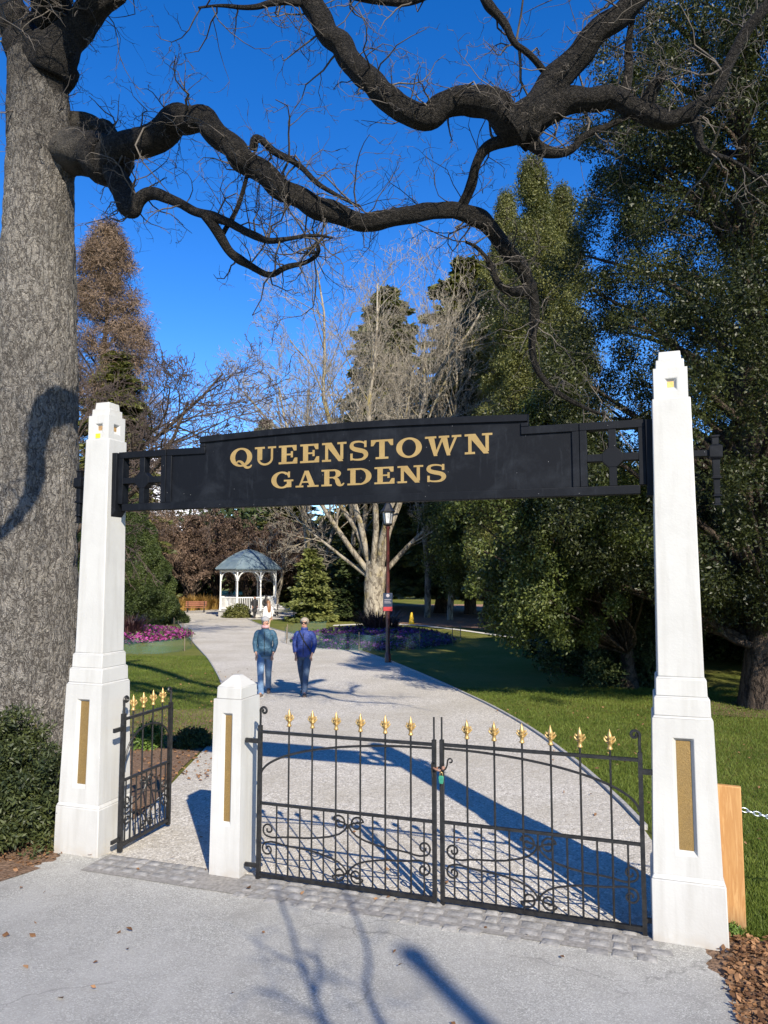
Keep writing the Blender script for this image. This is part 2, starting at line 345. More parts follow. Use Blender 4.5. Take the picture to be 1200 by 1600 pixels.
M['teal'] = mat('teal_quilted_nylon', (.040, .105, .165), (.026, .075, .125), 7, .6, .9, 15, bdist=.05)
M['cobalt'] = mat('cobalt_quilted_nylon', (.022, .048, .22), (.014, .030, .15), 7, .6, .9, 15, bdist=.05)
M['denim'] = mat('washed_denim', (.075, .14, .25), (.16, .25, .37), 5, .85, .7, 18, bdist=.04)
M['darkdenim'] = mat('dark_denim', (.030, .055, .105), (.060, .095, .16), 5, .85, .7, 18, bdist=.04)
M['shoe'] = mat('brown_shoe_leather', (.10, .065, .045), (.16, .11, .08), 20, .6)
M['greyknit'] = mat('grey_knit', (.22, .22, .23), (.32, .32, .33), 60, .9, .4, 120)
M['greyhair'] = mat('greying_hair', (.24, .20, .15), (.36, .31, .25), 30, .6, .5, 60)
M['brownhair'] = mat('auburn_hair', (.15, .07, .03), (.28, .14, .07), 20, .45, .5, 40)
M['darkhair'] = mat('dark_hair', (.02, .015, .012), (.035, .025, .02), 20, .5)
M['blackcloth'] = mat('black_cloth', (.012, .012, .014), (.022, .022, .025), 9, .8)
M['whitecloth'] = mat('white_knit_top', (.74, .72, .69), (.64, .62, .60), 12, .85)
M['beige'] = mat('beige_cloth', (.55, .40, .27), (.47, .34, .23), 12, .85)
M['blackplastic'] = mat('black_plastic', (.01, .01, .01), (.015, .015, .015), 9, .25)
M['pinkscarf'] = mat('pink_collar', (.55, .33, .33), (.48, .27, .27), 12, .8)
M['rock'] = mat('mountain_rock_and_snow', (.17, .16, .16), (.26, .25, .25), .01, .9)
def m_mountain():
    t = NT('snow_capped_rock'); v = t.coord(); tc = t.n("SeparateXYZ", {0: t.n("TexCoord").outputs["Object"]}).outputs[2]
    f = t.math('ADD', t.math('DIVIDE', tc, 700.), t.math('MULTIPLY', t.math('SUBTRACT', t.noise(v, .012, 8, .7), .5), 1.2))
    return t.done(t.bsdf(t.ramp(f, [(.12, (.10, .085, .08)), (.25, (.30, .29, .30)), (.36, (.78, .79, .82))]), .9, t.bump(t.noise(v, .02, 8), .8, 30)))
M['mountain'] = m_mountain()
def m_net():
    t = NT('teal_garden_netting'); v = t.coord()
    d = t.bsdf(t.mix(t.noise(v, 2.5, 4), (.05, .16, .15), (.14, .28, .27)), .6)
    tr = t.n("BsdfTransparent").outputs[0]
    f = t.ramp(t.noise(v, 1.6, 4), [(.35, .74), (.7, .93)])
    return t.done(t.n("MixShader", {0: f, 1: d, 2: tr}).outputs[0])
M['net'] = m_net()
def m_glass():
    t = NT('milky_lantern_glass'); return t.done(t.bsdf((.55, .56, .55), .15, spec=.6))
M['lglass'] = m_glass()

# ------------------------------------------------------------------ world and sun
SUN_EL, SUN_AZ = math.radians(32.3), math.atan2(.339, -.9407)
w = bpy.data.worlds.new("World"); sc.world = w; w.use_nodes = True
nt = w.node_tree; bg = nt.nodes["Background"]; sky = nt.nodes.new("ShaderNodeTexSky")
sky.sky_type = 'NISHITA'; sky.sun_disc = False; sky.sun_elevation = SUN_EL; sky.sun_rotation = SUN_AZ
sky.altitude = 1800; sky.air_density = 1.0; sky.dust_density = .0; sky.ozone_density = 1.6
hs = nt.nodes.new("ShaderNodeHueSaturation"); hs.inputs["Saturation"].default_value = 1.41; hs.inputs["Hue"].default_value = .513
nt.links.new(sky.outputs[0], hs.inputs["Color"]); nt.links.new(hs.outputs[0], bg.inputs[0]); bg.inputs[1].default_value = .135
sun = bpy.data.lights.new("sun", 'SUN'); sun.energy = 5.0; sun.angle = math.radians(.53); sun.color = (1, .905, .75)
suno = bpy.data.objects.new("sun", sun); COL.objects.link(suno)
sd = Vector((.339 * math.cos(SUN_EL), -.9407 * math.cos(SUN_EL), math.sin(SUN_EL)))
suno.rotation_euler = sd.to_track_quat('Z', 'Y').to_euler(); suno.location = (6, -16, 14)
sc.view_settings.view_transform = 'Standard'; sc.view_settings.look = 'None'; sc.view_settings.exposure = .86; sc.view_settings.gamma = 1
sc.cycles.max_bounces = 6; sc.cycles.diffuse_bounces = 3; sc.cycles.glossy_bounces = 2; sc.cycles.transmission_bounces = 3
sc.cycles.transparent_max_bounces = 12; sc.cycles.use_denoising = True
sc.cycles.sample_clamp_indirect = 4

# ------------------------------------------------------------------ ground, road, paths
def drape(name, rowsL, rowsR, m, dz, nx=10, kind='structure', wob=0.):
    """sheet between two edge polylines (lists of xy with the same length), laid dz above the ground"""
    mb = MB(); v = []; k = len(rowsL)
    for a, b in zip(rowsL, rowsR):
        for i in range(nx + 1):
            f = i / nx; x = a[0] * (1 - f) + b[0] * f; y = a[1] * (1 - f) + b[1] * f
            v.append([x, y, gz(x, y) + dz])
    q = [[r * (nx + 1) + i, r * (nx + 1) + i + 1, (r + 1) * (nx + 1) + i + 1, (r + 1) * (nx + 1) + i] for r in range(k - 1) for i in range(nx)]
    mb.add(v, q); o = mb.build(name, m, smooth=True); return tag(o, kind=kind)
def resample(P, n, wob=0, seed=0):
    P = np.array([p[:2] for p in P], float); d = np.concatenate([[0], np.cumsum(np.linalg.norm(np.diff(P, axis=0), axis=1))])
    t = np.linspace(0, d[-1], n); o = np.stack([np.interp(t, d, P[:, 0]), np.interp(t, d, P[:, 1])], 1)
    for _ in range(2): o[1:-1] = (o[:-2] + 2 * o[1:-1] + o[2:]) / 4
    if wob:
        r = np.random.default_rng(seed); o += r.normal(0, wob, o.shape)
    return o
# base terrain: one sheet to the horizon
xs = np.unique(np.concatenate([-np.geomspace(12, 2500, 26)[::-1], np.linspace(-12, 12, 151), np.geomspace(12, 2500, 26)]))
ys = np.unique(np.concatenate([-np.geomspace(4, 300, 14)[::-1], np.linspace(-4, 24, 190), np.geomspace(24, 3500, 40)]))
v = [[x, y, gz(x, y) - .015] for y in ys for x in xs]; nxg = len(xs)
tag(MB().add(v, [[r * nxg + i, r * nxg + i + 1, (r + 1) * nxg + i + 1, (r + 1) * nxg + i] for r in range(len(ys) - 1) for i in range(nxg - 1)]).build('lawn', M['lawn'], smooth=True), kind='structure')
# asphalt driveway in front of the gate
qs = np.concatenate([np.linspace(-.10, 1.5, 64), np.linspace(1.7, 9, 24)])
lw = lambda q: .16 * mnoise.fractal(Vector((q * 3.1, 8, 5)), .8, 2, 5) - .30 - .25 * sstep(.3, .9, q) - max(0, q - 1.4) * 1.4 + .04 * math.sin(q * 9)
rw = lambda q: 4.86 + .17 * min(q, 1.2) + max(0, q - 1.6) * .9 + .16 * mnoise.fractal(Vector((q * 3.1, 4, 2)), .8, 2, 5)
tag(drape('driveway', [gate_w(lw(q), -q) for q in qs], [gate_w(rw(q), -q) for q in qs], M['asphalt'], .008, 60), kind='structure')
# street behind the camera
drape('street', [gate_w(-40, -q) for q in np.linspace(9, 18, 8)], [gate_w(40, -q) for q in np.linspace(9, 18, 8)], M['asphalt'], .016, 60)
# gravel path through the gate
Lpx = [(178, 1333), (222, 1276), (262, 1230), (300, 1192), (330, 1160), (352, 1120), (353, 1085), (345, 1060), (327, 1030), (308, 1010), (290, 988), (272, 964), (262, 951)]
Rpx = [(1075, 1390), (1045, 1340), (1006, 1292), (950, 1237), (900, 1192), (830, 1140), (760, 1100), (700, 1072), (640, 1046), (600, 1030), (560, 1017), (520, 1006), (480, 996), (430, 984), (400, 974), (382, 965), (415, 952)]
LP = [gate_w(-.1, .05), *[gp(*p) for p in Lpx]]; RP = [gate_w(4.75, .05), *[gp(*p) for p in Rpx]]
RPs = resample(RP, 90); LPs = resample(LP, 90)
drape('path', LPs, RPs, M['gravel'], .004, 14)
gc = gD(387, 58.5)
pl = [(gc[0] + 13 * math.cos(a) - 1.5, gc[1] + 6.5 * math.sin(a) + .5) for a in np.linspace(-PI / 2, PI / 2, 16)]
pl2 = [(gc[0] - 13 * math.cos(a) - 1.5, gc[1] + 6.5 * math.sin(a) + .5) for a in np.linspace(-PI / 2, PI / 2, 16)]
drape('plaza', pl2, pl, M['gravel'], .012, 12)
def edging(name, P, wd, h, m):
    mb = MB(); P = np.asarray(P); T = nrm(np.gradient(P, axis=0)); Nn = np.stack([T[:, 1], -T[:, 0]], 1); v = []
    for p, n_ in zip(P, Nn):
        z = gz(*p)
        for a, b in ((0, -.02), (0, h), (wd, h), (wd, -.02)): v.append([p[0] + n_[0] * a, p[1] + n_[1] * a, z + b])
    k = len(P); q = [[r * 4 + i, r * 4 + i + 1, r * 4 + i + 5, r * 4 + i + 4] for r in range(k - 1) for i in range(3)]
    mb.add(v, q, [[0, 1, 2, 3]]); return tag(mb.build(name, m), kind='structure')
edging('kerb', RPs[3:78], .045, .035, M['edging'])
edging('kerb', LPs[8:80] - np.array([.045, 0]), .04, .03, M['edging'])
# mulch beds
def bed(name, pts, m, dz, seed=1):
    n = len(pts); a = resample(pts + [pts[0]], 48, .03, seed); c = a.mean(0); mb = MB(); v = [[c[0], c[1], gz(*c) + dz]]
    for f in (.35, .7, 1.):
        for p in a: x, y = c + (p - c) * f; v.append([x, y, gz(x, y) + dz])
    k = len(a); q = [[1 + r * k + i, 1 + r * k + (i + 1) % k, 1 + (r + 1) * k + (i + 1) % k, 1 + (r + 1) * k + i] for r in range(2) for i in range(k)]
    mb.add(v, q, [[0, 1 + i, 1 + (i + 1) % k] for i in range(k)]); return tag(mb.build(name, m, smooth=True), kind='structure')
Lmid = [tuple(p[:2]) for p in LPs[4:13]]
bed('mulch_bed', [tuple(gate_w(-.32, -3)[:2]), tuple(gate_w(-.28, -1)[:2]), tuple(gate_w(-.2, -.1)[:2]), tuple(gate_w(.05, .5)[:2])] + [(p[0] - .05, p[1]) for p in Lmid] + [tuple(gp(330, 1112)[:2]), tuple(gp(255, 1108)[:2]), tuple(gp(190, 1105)[:2]), (-6.5, 11.5), (-9, 10), (-9.5, 6), (-7, 4)], M['mulch'], .0025)
bed('mulch_bed', [tuple(gate_w(*p)[:2]) for p in ((4.72, .3), (4.75, 0), (4.74, -.6), (4.85, -1.5), (5.0, -2.4), (7, -2.4), (8.5, -1), (7.5, .1), (6, .22), (5.2, .28))], M['mulch'], .0035, 4)
bed('mulch_bed', [tuple(gp(*p)[:2]) for p in ((1040, 1096), (1200, 1095), (1320, 1090), (1300, 1125), (1200, 1122), (1110, 1118))], M['mulch'], .0035, 6)
bed('mulch_bed', [gD(p, d)[:2] for p, d in ((590, 47), (700, 46), (880, 34), (1010, 27), (1350, 24), (1500, 60), (1100, 85), (560, 85), (540, 60))], M['redmulch'], .0035, 8)
bed('mulch_bed', [gD(p, d)[:2] for p, d in ((100, 66), (330, 68), (440, 70), (460, 95), (20, 95))], M['redmulch'], .0035, 9)
# pale curved stone path across the far lawn
pp = resample([gp(*p) for p in ((520, 978), (585, 975), (650, 977), (720, 985), (790, 995), (860, 1006), (960, 1022), (1100, 1030))], 40)
drape('side_path', [p + np.array([0, 1.0]) for p in pp], [p - np.array([0, .25]) for p in pp], M['palestone'], .010, 4)
drape('sett_bed', [gate_w(.16, y) for y in (-.26, -.15, 0, .1)], [gate_w(4.54, y) for y in (-.26, -.15, 0, .1)], mat('dark_joint_grit', (.17, .162, .148), (.27, .257, .237), 40, .95, .5, 80), .0125, 40)
# cobbled threshold: setts in rows
rg = np.random.default_rng(5); mb = MB()
for row in range(4):
    y0 = .10 - row * .105; s = .14 + rg.uniform(0, .06)
    while s < 4.52:
        wd = rg.uniform(.10, .17)
        if not (1.17 < s + wd * .5 < 1.5) and not (row == 3 and rg.random() < .35) and not (row == 3 and s < 1.2):
            c = gate_w(s + wd / 2, y0 - .045 + rg.normal(0, .006)); h = rg.uniform(.015, .026)
            rz = GROT + rg.normal(0, .06); Mx = Matrix.Translation((c[0], c[1], gz(c[0], c[1]) + .0)) @ Matrix.Rotation(rz, 4, 'Z') @ Matrix.Rotation(rg.normal(0, .03), 4, 'X')
            a, b = wd / 2 - .009, .041
            vv = [[-a, -b, -.01], [a, -b, -.01], [a, b, -.01], [-a, b, -.01], [-a * .96, -b * .93, h * .6], [a * .96, -b * .93, h * .6], [a * .96, b * .93, h * .6], [-a * .96, b * .93, h * .6], [-a * .7, -b * .6, h], [a * .7, -b * .6, h], [a * .7, b * .6, h], [-a * .7, b * .6, h]]
            mb.add([Mx @ Vector(p) for p in vv], [[0, 1, 5, 4], [1, 2, 6, 5], [2, 3, 7, 6], [3, 0, 4, 7], [4, 5, 9, 8], [5, 6, 10, 9], [6, 7, 11, 10], [7, 4, 8, 11], [8, 9, 10, 11]])
        s += wd
tag(mb.build('cobbled_threshold', M['cobble'], smooth='auto'), kind='structure')
# mountain far beyond the gardens
mb = MB(); v = []; nx_, ny_ = 60, 16
for j in range(ny_ + 1):
    for i in range(nx_ + 1):
        x = -2300 + 2600 * i / nx_; y = 2400 + 900 * j / ny_
        env = .88 * math.exp(-((x + 960) / 330) ** 2) + .6 * math.exp(-((x + 1600) / 500) ** 2) + .05
        h = 520 * env * math.sin(PI * min(1, (j + .2) / ny_ * .62)) * (1 + .22 * mnoise.fractal(Vector((x / 260, y / 260, 3.)), 1, 2, 5))
        v.append([x, y, h - 25])
mb.add(v, [[j * (nx_ + 1) + i, j * (nx_ + 1) + i + 1, (j + 1) * (nx_ + 1) + i + 1, (j + 1) * (nx_ + 1) + i] for j in range(ny_) for i in range(nx_)])
tag(mb.build('mountain', M['mountain'], smooth=True), kind='structure')

# ------------------------------------------------------------------ gateway pillars
def face_frame(mb, x0, x1, zb, zt, yb, yt, rx0, rx1, rz0, rz1, depth):
    """front wall quad (facing -y) with a recess whose splayed sides run back by depth"""
    Y = lambda z: yb + (yt - yb) * (z - zb) / (zt - zb)
    o = [[x0[0], yb, zb], [x0[1], yb, zb], [x1[1], yt, zt], [x1[0], yt, zt]]
    a = [[rx0, Y(rz0), rz0], [rx1, Y(rz0), rz0], [rx1, Y(rz1), rz1], [rx0, Y(rz1), rz1]]
    e = .020
    b = [[rx0 + e, Y(rz0) + depth, rz0 + e * 1.4], [rx1 - e, Y(rz0) + depth, rz0 + e * 1.4], [rx1 - e, Y(rz1) + depth, rz1 - e], [rx0 + e, Y(rz1) + depth, rz1 - e]]
    q = []
    for i in range(4):
        j = (i + 1) % 4; q += [[i, j, 4 + j, 4 + i], [4 + i, 4 + j, 8 + j, 8 + i]]
    q.append([8, 9, 10, 11])
    mb.add(o + a + b, q); return b
def pillar(label, s0, sides, sticker):
    t = thing('gate_pillar', label, 'pillar', gate_w(s0, .2325), GROT)
    mb = MB(); mb.frust(0, 0, -.12, .234, .234, .40, .228, .228); mb.frust(0, 0, .40, .228, .228, .435, .208, .208); mb.build('plinth', M['white'], t, bevel=.008)
    mb = MB(); zb, zt, a, b = .43, 1.44, .212, .190
    g = face_frame(mb, (-a, a), (-b, b), zb, zt, -a, -b, -.066, .066, .56, 1.315, .032)
    mb.add([[-a, -a, zb], [a, -a, zb], [a, a, zb], [-a, a, zb], [-b, -b, zt], [b, -b, zt], [b, b, zt], [-b, b, zt]], [[1, 2, 6, 5], [2, 3, 7, 6], [3, 0, 4, 7], [4, 5, 6, 7], [3, 2, 1, 0]])
    pd = mb.build('pedestal', M['white'], t, bevel=.004)
    MB().add([[p[0], p[1] - .003, p[2]] for p in g], [[0, 1, 2, 3]]).build('gold_panel', M['gold'], pd)
    mb = MB(); mb.frust(0, 0, 1.44, .190, .190, 1.455, .180, .180); mb.frust(0, 0, 1.455, .179, .179, 1.575, .176, .176); mb.frust(0, 0, 1.575, .176, .176, 1.585, .163, .163)
    mb.frust(0, 0, 1.585, .163, .163, 1.70, .160, .160); mb.frust(0, 0, 1.70, .160, .160, 1.712, .149, .149); mb.build('stepped_collar', M['white'], t, bevel=.005)
    MB().frust(0, 0, 1.71, .148, .148, 3.645, .1275, .1275).build('shaft', M['white'], t, bevel=.008)
    mb = MB(); hw = .113
    rot = [(1, 0), (0, 1), (-1, 0), (0, -1)]
    holes = []
    for k in range(4):
        c, s_ = rot[k]; tmp = MB()
        if k in sides:
            h = face_frame(tmp, (-hw, hw), (-hw, hw), 3.645, 3.865, -hw, -hw, -.042, .042, 3.70, 3.79, .026)
            holes.append([[p[0] * c - (p[1] - .003) * s_, p[0] * s_ + (p[1] - .003) * c, p[2]] for p in h])
        else: tmp.add([[-hw, -hw, 3.645], [hw, -hw, 3.645], [hw, -hw, 3.865], [-hw, -hw, 3.865]], [[0, 1, 2, 3]])
        vv = np.concatenate(tmp.v); mb.add(np.stack([vv[:, 0] * c - vv[:, 1] * s_, vv[:, 0] * s_ + vv[:, 1] * c, vv[:, 2]], 1), np.concatenate(tmp.q))
    mb.add([[-hw, -hw, 3.865], [hw, -hw, 3.865], [hw, hw, 3.865], [-hw, hw, 3.865]], [[0, 1, 2, 3]])
    mb.frust(0, 0, 3.862, .096, .096, 3.93, .093, .093); mb.frust(0, 0, 3.93, .078, .078, 3.995, .072, .072)
    cp = mb.build('stepped_cap', M['white'], t, bevel=.005)
    for h in holes: MB().add(h, [[0, 1, 2, 3]]).build('small_tile', M['goldtile'] if not sticker else M['tile'], cp)
    if sticker: MB().box(-.028, .022, -.118, -.1145, 3.655, 3.695).build('yellow_sticker', M['yellowtag'], cp)
    return t
pillar('tall white gate pillar with a yellow sticker below its brown tile, beside the oak trunk', -.122, (0, 1, 3), True)
pillar('tall white gate pillar on the lawn side, with a golden tile and a pine board behind it', 4.776, (0, 3), False)
t = thing('gate_post', 'short white post with pyramid cap between the small open gate and wide gates', 'post', gate_w(1.335, .165), GROT)
mb = MB(); a, b = .137, .128
g = face_frame(mb, (-a, a), (-b, b), -.02, 1.395, -.165, -.155, -.048, .048, .40, 1.285, .028)
mb.add([[-a, -.165, -.02], [a, -.165, -.02], [a, .165, -.02], [-a, .165, -.02], [-b, -.155, 1.395], [b, -.155, 1.395], [b, .155, 1.395], [-b, .155, 1.395]], [[1, 2, 6, 5], [2, 3, 7, 6], [3, 0, 4, 7], [4, 5, 6, 7]])
mb.frust(0, 0, -.15, .140, .168, -.0205, .1385, .1665)
bd = mb.build('shaft', M['white'], t, bevel=.004)
MB().add([[p[0], p[1] - .003, p[2]] for p in g], [[0, 1, 2, 3]]).build('gold_panel', M['gold'], bd)
mb = MB(); mb.frust(0, 0, 1.395, .113, .138, 1.488, .110, .135); mb.frust(0, 0, 1.488, .110, .135, 1.575, .030, .034); mb.build('pyramid_cap', M['white'], t, bevel=.006)

# ------------------------------------------------------------------ sign beam
t = thing('sign_beam', 'black beam carrying gold park lettering across the tops of both tall pillars', 'sign', gate_w(0, .2325, 2.985), GROT)
def extr(mb, pts, y0, y1):
    n = len(pts); mb.add([[p[0], y0, p[1]] for p in pts] + [[p[0], y1, p[1]] for p in pts], [[(i + 1) % n, i, n + i, n + (i + 1) % n] for i in range(n)], [list(range(n)), list(range(n, 2 * n))[::-1]])
ztop = lambda s: .535 if (s < .90 or s > 3.765) else .628 + .034 * (1 - abs((s - 2.33) / 1.43) ** 1.6)
# board
top = [(.90, .535), (.90, ztop(.91))] + [(s, ztop(s)) for s in np.linspace(1.0, 3.7, 15)] + [(3.765, ztop(3.76)), (3.765, .535)]
mb = MB(); extr(mb, [(.56, .0), (4.14, .0), (4.14, .535)] + top[::-1] + [(.56, .535)], -.020, .020); mb.build('board', M['board'], t)
# raised frame mouldings, front and back
def strip(mb, P, w0, y0, y1):           # flat band of width w0 hanging inside (to the right of) the polyline P
    P = np.array(P, float); k = len(P); T = nrm(np.gradient(P, axis=0)) if k > 2 else nrm(np.repeat((P[1] - P[0])[None], 2, 0)); N_ = np.stack([T[:, 1], -T[:, 0]], 1); I = P + N_ * w0
    v = []
    for p, i in zip(P, I): v += [[p[0], y0, p[1]], [i[0], y0, i[1]], [i[0], y1, i[1]], [p[0], y1, p[1]]]
    q = [[r * 4 + i, r * 4 + (i + 1) % 4, (r + 1) * 4 + (i + 1) % 4, (r + 1) * 4 + i] for r in range(k - 1) for i in range(4)]
    mb.add(v, q, [[0, 1, 2, 3], [(k - 1) * 4 + 3, (k - 1) * 4 + 2, (k - 1) * 4 + 1, (k - 1) * 4]])
mb = MB(); y0, y1 = -.036, .036
mb.box(.10, 4.555, y0 - .006, y1 + .006, -.002, .062)
mb.box(.56, .615, y0, y1, .062, .48); mb.box(4.085, 4.14, y0, y1, .062, .48)
mb.box(.56, .955, y0 + .001, y1 - .001, .48, .54); mb.box(3.71, 4.14, y0 + .001, y1 - .001, .48, .54)
mb.box(.90, .955, y0, y1, .54, .57); mb.box(3.71, 3.765, y0, y1, .54, .57)
arch = [(s, ztop(s) + .006) for s in np.linspace(.901, 3.764, 26)]; strip(mb, arch, .055, y0 - .002, y1 + .002)
mb.build('frame', M['boardframe'], t, bevel=.004)
def grille(x0, x1):
    mb = MB(); cx = (x0 + x1) / 2; cz = .272
    mb.box(x0, x0 + .05, -.044, .044, .062, .48); mb.box(x1 - .05, x1, -.044, .044, .062, .48); mb.box(x0, x1, -.045, .045, .48, .537)
    mb.box(cx - .027, cx + .027, -.040, .040, .062, .48); mb.box(x0 + .05, cx - .027, -.041, .041, cz - .027, cz + .027); mb.box(cx + .027, x1 - .05, -.041, .041, cz - .027, cz + .027)
    o = [(cx + .078 * math.cos(a), cz + .078 * math.sin(a)) for a in np.arange(8) * PI / 4 + PI / 8]; extr(mb, o, -.0425, .0425)
    mb.build('grille', M['boardframe'], t, bevel=.003)
grille(.055, .56); grille(4.14, 4.60)
for x0, x1 in ((.0, .055), (4.60, 4.655)):
    mb = MB(); extr(mb, [(x0, -.07 if x0 < 1 else -.02), (x1, -.02 if x0 > 1 else -.002), (x1, .53), (x0, .53)], -.075, .075); mb.build('end_plate', M['boardframe'], t, bevel=.003)
for sg, cx in ((-1, -.122), (1, 4.776)):
    mb = MB(); xa, xb = cx + sg * .12, cx + sg * .25; mb.box(min(xa, xb), max(xa, xb), -.022, .022, .250, .295); mb.build('arm', M['boardframe'], t, bevel=.003)
    xc = cx + sg * .285; mb = MB()
    mb.frust(xc, 0, .225, .030, .030, .240, .042, .042); mb.frust(xc, 0, .240, .042, .042, .318, .042, .042); mb.frust(xc, 0, .318, .042, .042, .330, .026, .026)
    mb.frust(xc, 0, .33, .021, .021, .378, .021, .021); mb.frust(xc, 0, .378, .021, .021, .384, .027, .027); mb.frust(xc, 0, .384, .027, .027, .396, .027, .027)
    mb.frust(xc, 0, -.02, .018, .018, .225, .024, .024); mb.frust(xc, 0, -.035, .033, .033, -.02, .018, .018); mb.frust(xc, 0, -.085, .016, .016, -.035, .016, .016); mb.frust(xc, 0, -.098, .032, .032, -.085, .017, .017)
    mb.frust(xc, 0, .10, .030, .030, .112, .024, .024); mb.frust(xc, 0, .09, .036, .036, .10, .030, .030)
    mb.build('iron_finial', M['boardframe'], t, bevel=.002)
# slab-serif lettering made from strokes
def arc(cx, cz, rox, roz, rix, riz, a0, a1, n=28, icx=0):
    o = []
    for a in np.linspace(math.radians(a0), math.radians(a1), n): o.append(((cx + rox * math.cos(a), cz + roz * math.sin(a)), (cx + icx + rix * math.cos(a), cz + riz * math.sin(a))))
    return ('strip', o)
def line(x0, z0, x1, z1, w, h=True):     # slanted stroke with horizontal ends
    return ('strip', [((x0 - w / 2, z0), (x0 + w / 2, z0)), ((x1 - w / 2, z1), (x1 + w / 2, z1))])
def R(x0, x1, z0, z1): return ('strip', [((x0, z0), (x1, z0)), ((x0, z1), (x1, z1))])
def quad(*p): return ('strip', [(p[0], p[1]), (p[3], p[2])])
sl = .105
def path(P, W):
    P = np.array(P, float)
    for _ in range(3):
        Q = [P[0]]; W2 = [W[0]]
        for i in range(len(P) - 1): Q += [P[i] * .75 + P[i + 1] * .25, P[i] * .25 + P[i + 1] * .75]; W2 += [W[i] * .75 + W[i + 1] * .25, W[i] * .25 + W[i + 1] * .75]
        P = np.array(Q + [P[-1]]); W = W2 + [W[-1]]
    T = nrm(np.gradient(P, axis=0)); N_ = np.stack([-T[:, 1], T[:, 0]], 1); W = np.array(W)[:, None] / 2
    return ('strip', [(tuple(a), tuple(b)) for a, b in zip(P + N_ * W, P - N_ * W)])
GL = {
 'E': (.86, [R(.13, .36, sl, 1 - sl), R(0, .82, 1 - sl, 1), R(0, .86, 0, sl), R(.36, .60, .46, .55), R(.56, .655, .34, .67), quad((.70, .70), (.82, .70), (.82, 1 - sl), (.62, 1 - sl)), quad((.64, sl), (.86, sl), (.86, .32), (.74, .32))]),
 'T': (.94, [R(.355, .585, sl, 1 - sl), R(0, .94, 1 - sl, 1), R(.20, .74, 0, sl), quad((0, .68), (.10, .68), (.22, 1 - sl), (0, 1 - sl)), quad((.84, .68), (.94, .68), (.94, 1 - sl), (.72, 1 - sl))]),
 'N': (1.08, [R(.14, .27, sl, 1 - sl), R(.81, .94, sl, 1 - sl), quad((.74, 0), (.94, 0), (.42, 1), (.08, 1)), R(0, .40, 0, sl), R(0, .30, 1 - sl, 1), R(.68, 1.08, 1 - sl, 1)]),
 'U': (1.0, [R(.12, .35, .36, 1 - sl), R(.76, .86, .36, 1 - sl), arc(.49, .36, .37, .38, .27, .27, 180, 360, 24, icx=.0), R(0, .47, 1 - sl, 1), R(.62, 1.0, 1 - sl, 1), quad((.12, .36), (.35, .36), (.35, .30), (.14, .25))]),
 'S': (.80, [path([(.70, .74), (.66, .90), (.40, .985), (.12, .93), (.08, .70), (.22, .58), (.42, .52), (.66, .44), (.74, .25), (.62, .05), (.36, .015), (.10, .06), (.07, .30)], [.06, .08, .09, .13, .19, .22, .23, .22, .19, .13, .09, .08, .06]), R(.64, .74, .66, 1.0), R(.04, .14, 0, .36)]),
 'O': (1.06, [arc(.53, .5, .53, .52, .29, .42, 0, 360, 48)]),
 'Q': (1.06, [arc(.53, .5, .53, .52, .29, .42, 0, 360, 48), path([(.30, .17), (.38, .30), (.54, .26), (.66, .08), (.80, -.10), (.98, -.06), (1.04, .06)], [.06, .09, .13, .15, .14, .10, .05])]),
 'W': (1.46, [quad((.36, 0), (.50, 0), (.36, 1), (.11, 1)), quad((.36, 0), (.46, 0), (.79, 1), (.70, 1)), quad((.88, 0), (1.02, 0), (.88, 1), (.63, 1)), quad((.88, 0), (.97, 0), (1.33, 1), (1.22, 1)), R(0, .46, 1 - sl, 1), R(.56, .98, 1 - sl, 1), R(1.08, 1.46, 1 - sl, 1)]),
 'G': (1.02, [arc(.50, .5, .50, .52, .26, .42, 48, 322, 40), R(.74, .95, .04, .40), R(.60, 1.04, .40, .40 + sl), R(.79, .88, .64, 1.0), path([(.84, .72), (.78, .86), (.70, .92)], [.10, .12, .10])]),
 'A': (1.06, [quad((.13, 0), (.22, 0), (.52, 1), (.42, 1)), quad((.66, 0), (.92, 0), (.60, 1), (.40, 1)), R(.27, .72, .27, .36), R(0, .36, 0, sl), R(.55, 1.06, 0, sl)]),
 'R': (1.04, [R(.13, .36, sl, 1 - sl), R(0, .60, 1 - sl, 1), R(0, .47, 0, sl), arc(.55, .735, .33, .265, .10, .18, -90, 90, 22), R(.36, .56, .47, .55), path([(.55, .50), (.70, .42), (.74, .22), (.80, .05), (.94, .03), (1.02, .16)], [.10, .17, .22, .19, .10, .05])]),
 'D': (1.06, [R(.13, .36, sl, 1 - sl), R(0, .55, 1 - sl, 1), R(0, .55, 0, sl), arc(.53, .5, .53, .50, .29, .415, -90, 90, 30)]),
}
def lettering(txt, s0, s1, zb, h):
    gap = .13; W = sum(GL[c][0] for c in txt) + gap * (len(txt) - 1); k = (s1 - s0) / W; x = s0; mb = MB()
    for c in txt:
        for i, (kind, P) in enumerate(GL[c][1]):
            y0 = -.0210 - .00012 * i; v = []
            for a, b in P:
                for p in (a, b): v += [[x + p[0] * k, y0, zb + p[1] * h], [x + p[0] * k, -.0199, zb + p[1] * h]]
            q = []
            for r in range(len(P) - 1):
                i0, i1 = r * 4, r * 4 + 4
                q += [[i0, i0 + 2, i1 + 2, i1], [i0, i1, i1 + 1, i0 + 1], [i0 + 2, i0 + 3, i1 + 3, i1 + 2]]
            e = (len(P) - 1) * 4; q += [[0, 1, 3, 2], [e, e + 2, e + 3, e + 1]]
            mb.add(v, q)
        x += (GL[c][0] + gap) * k
    mb.build('lettering', M['goldletter'], t)
lettering('QUEENSTOWN', 1.20, 3.49, .352, .158)
lettering('GARDENS', 1.60, 3.12, .148, .138)

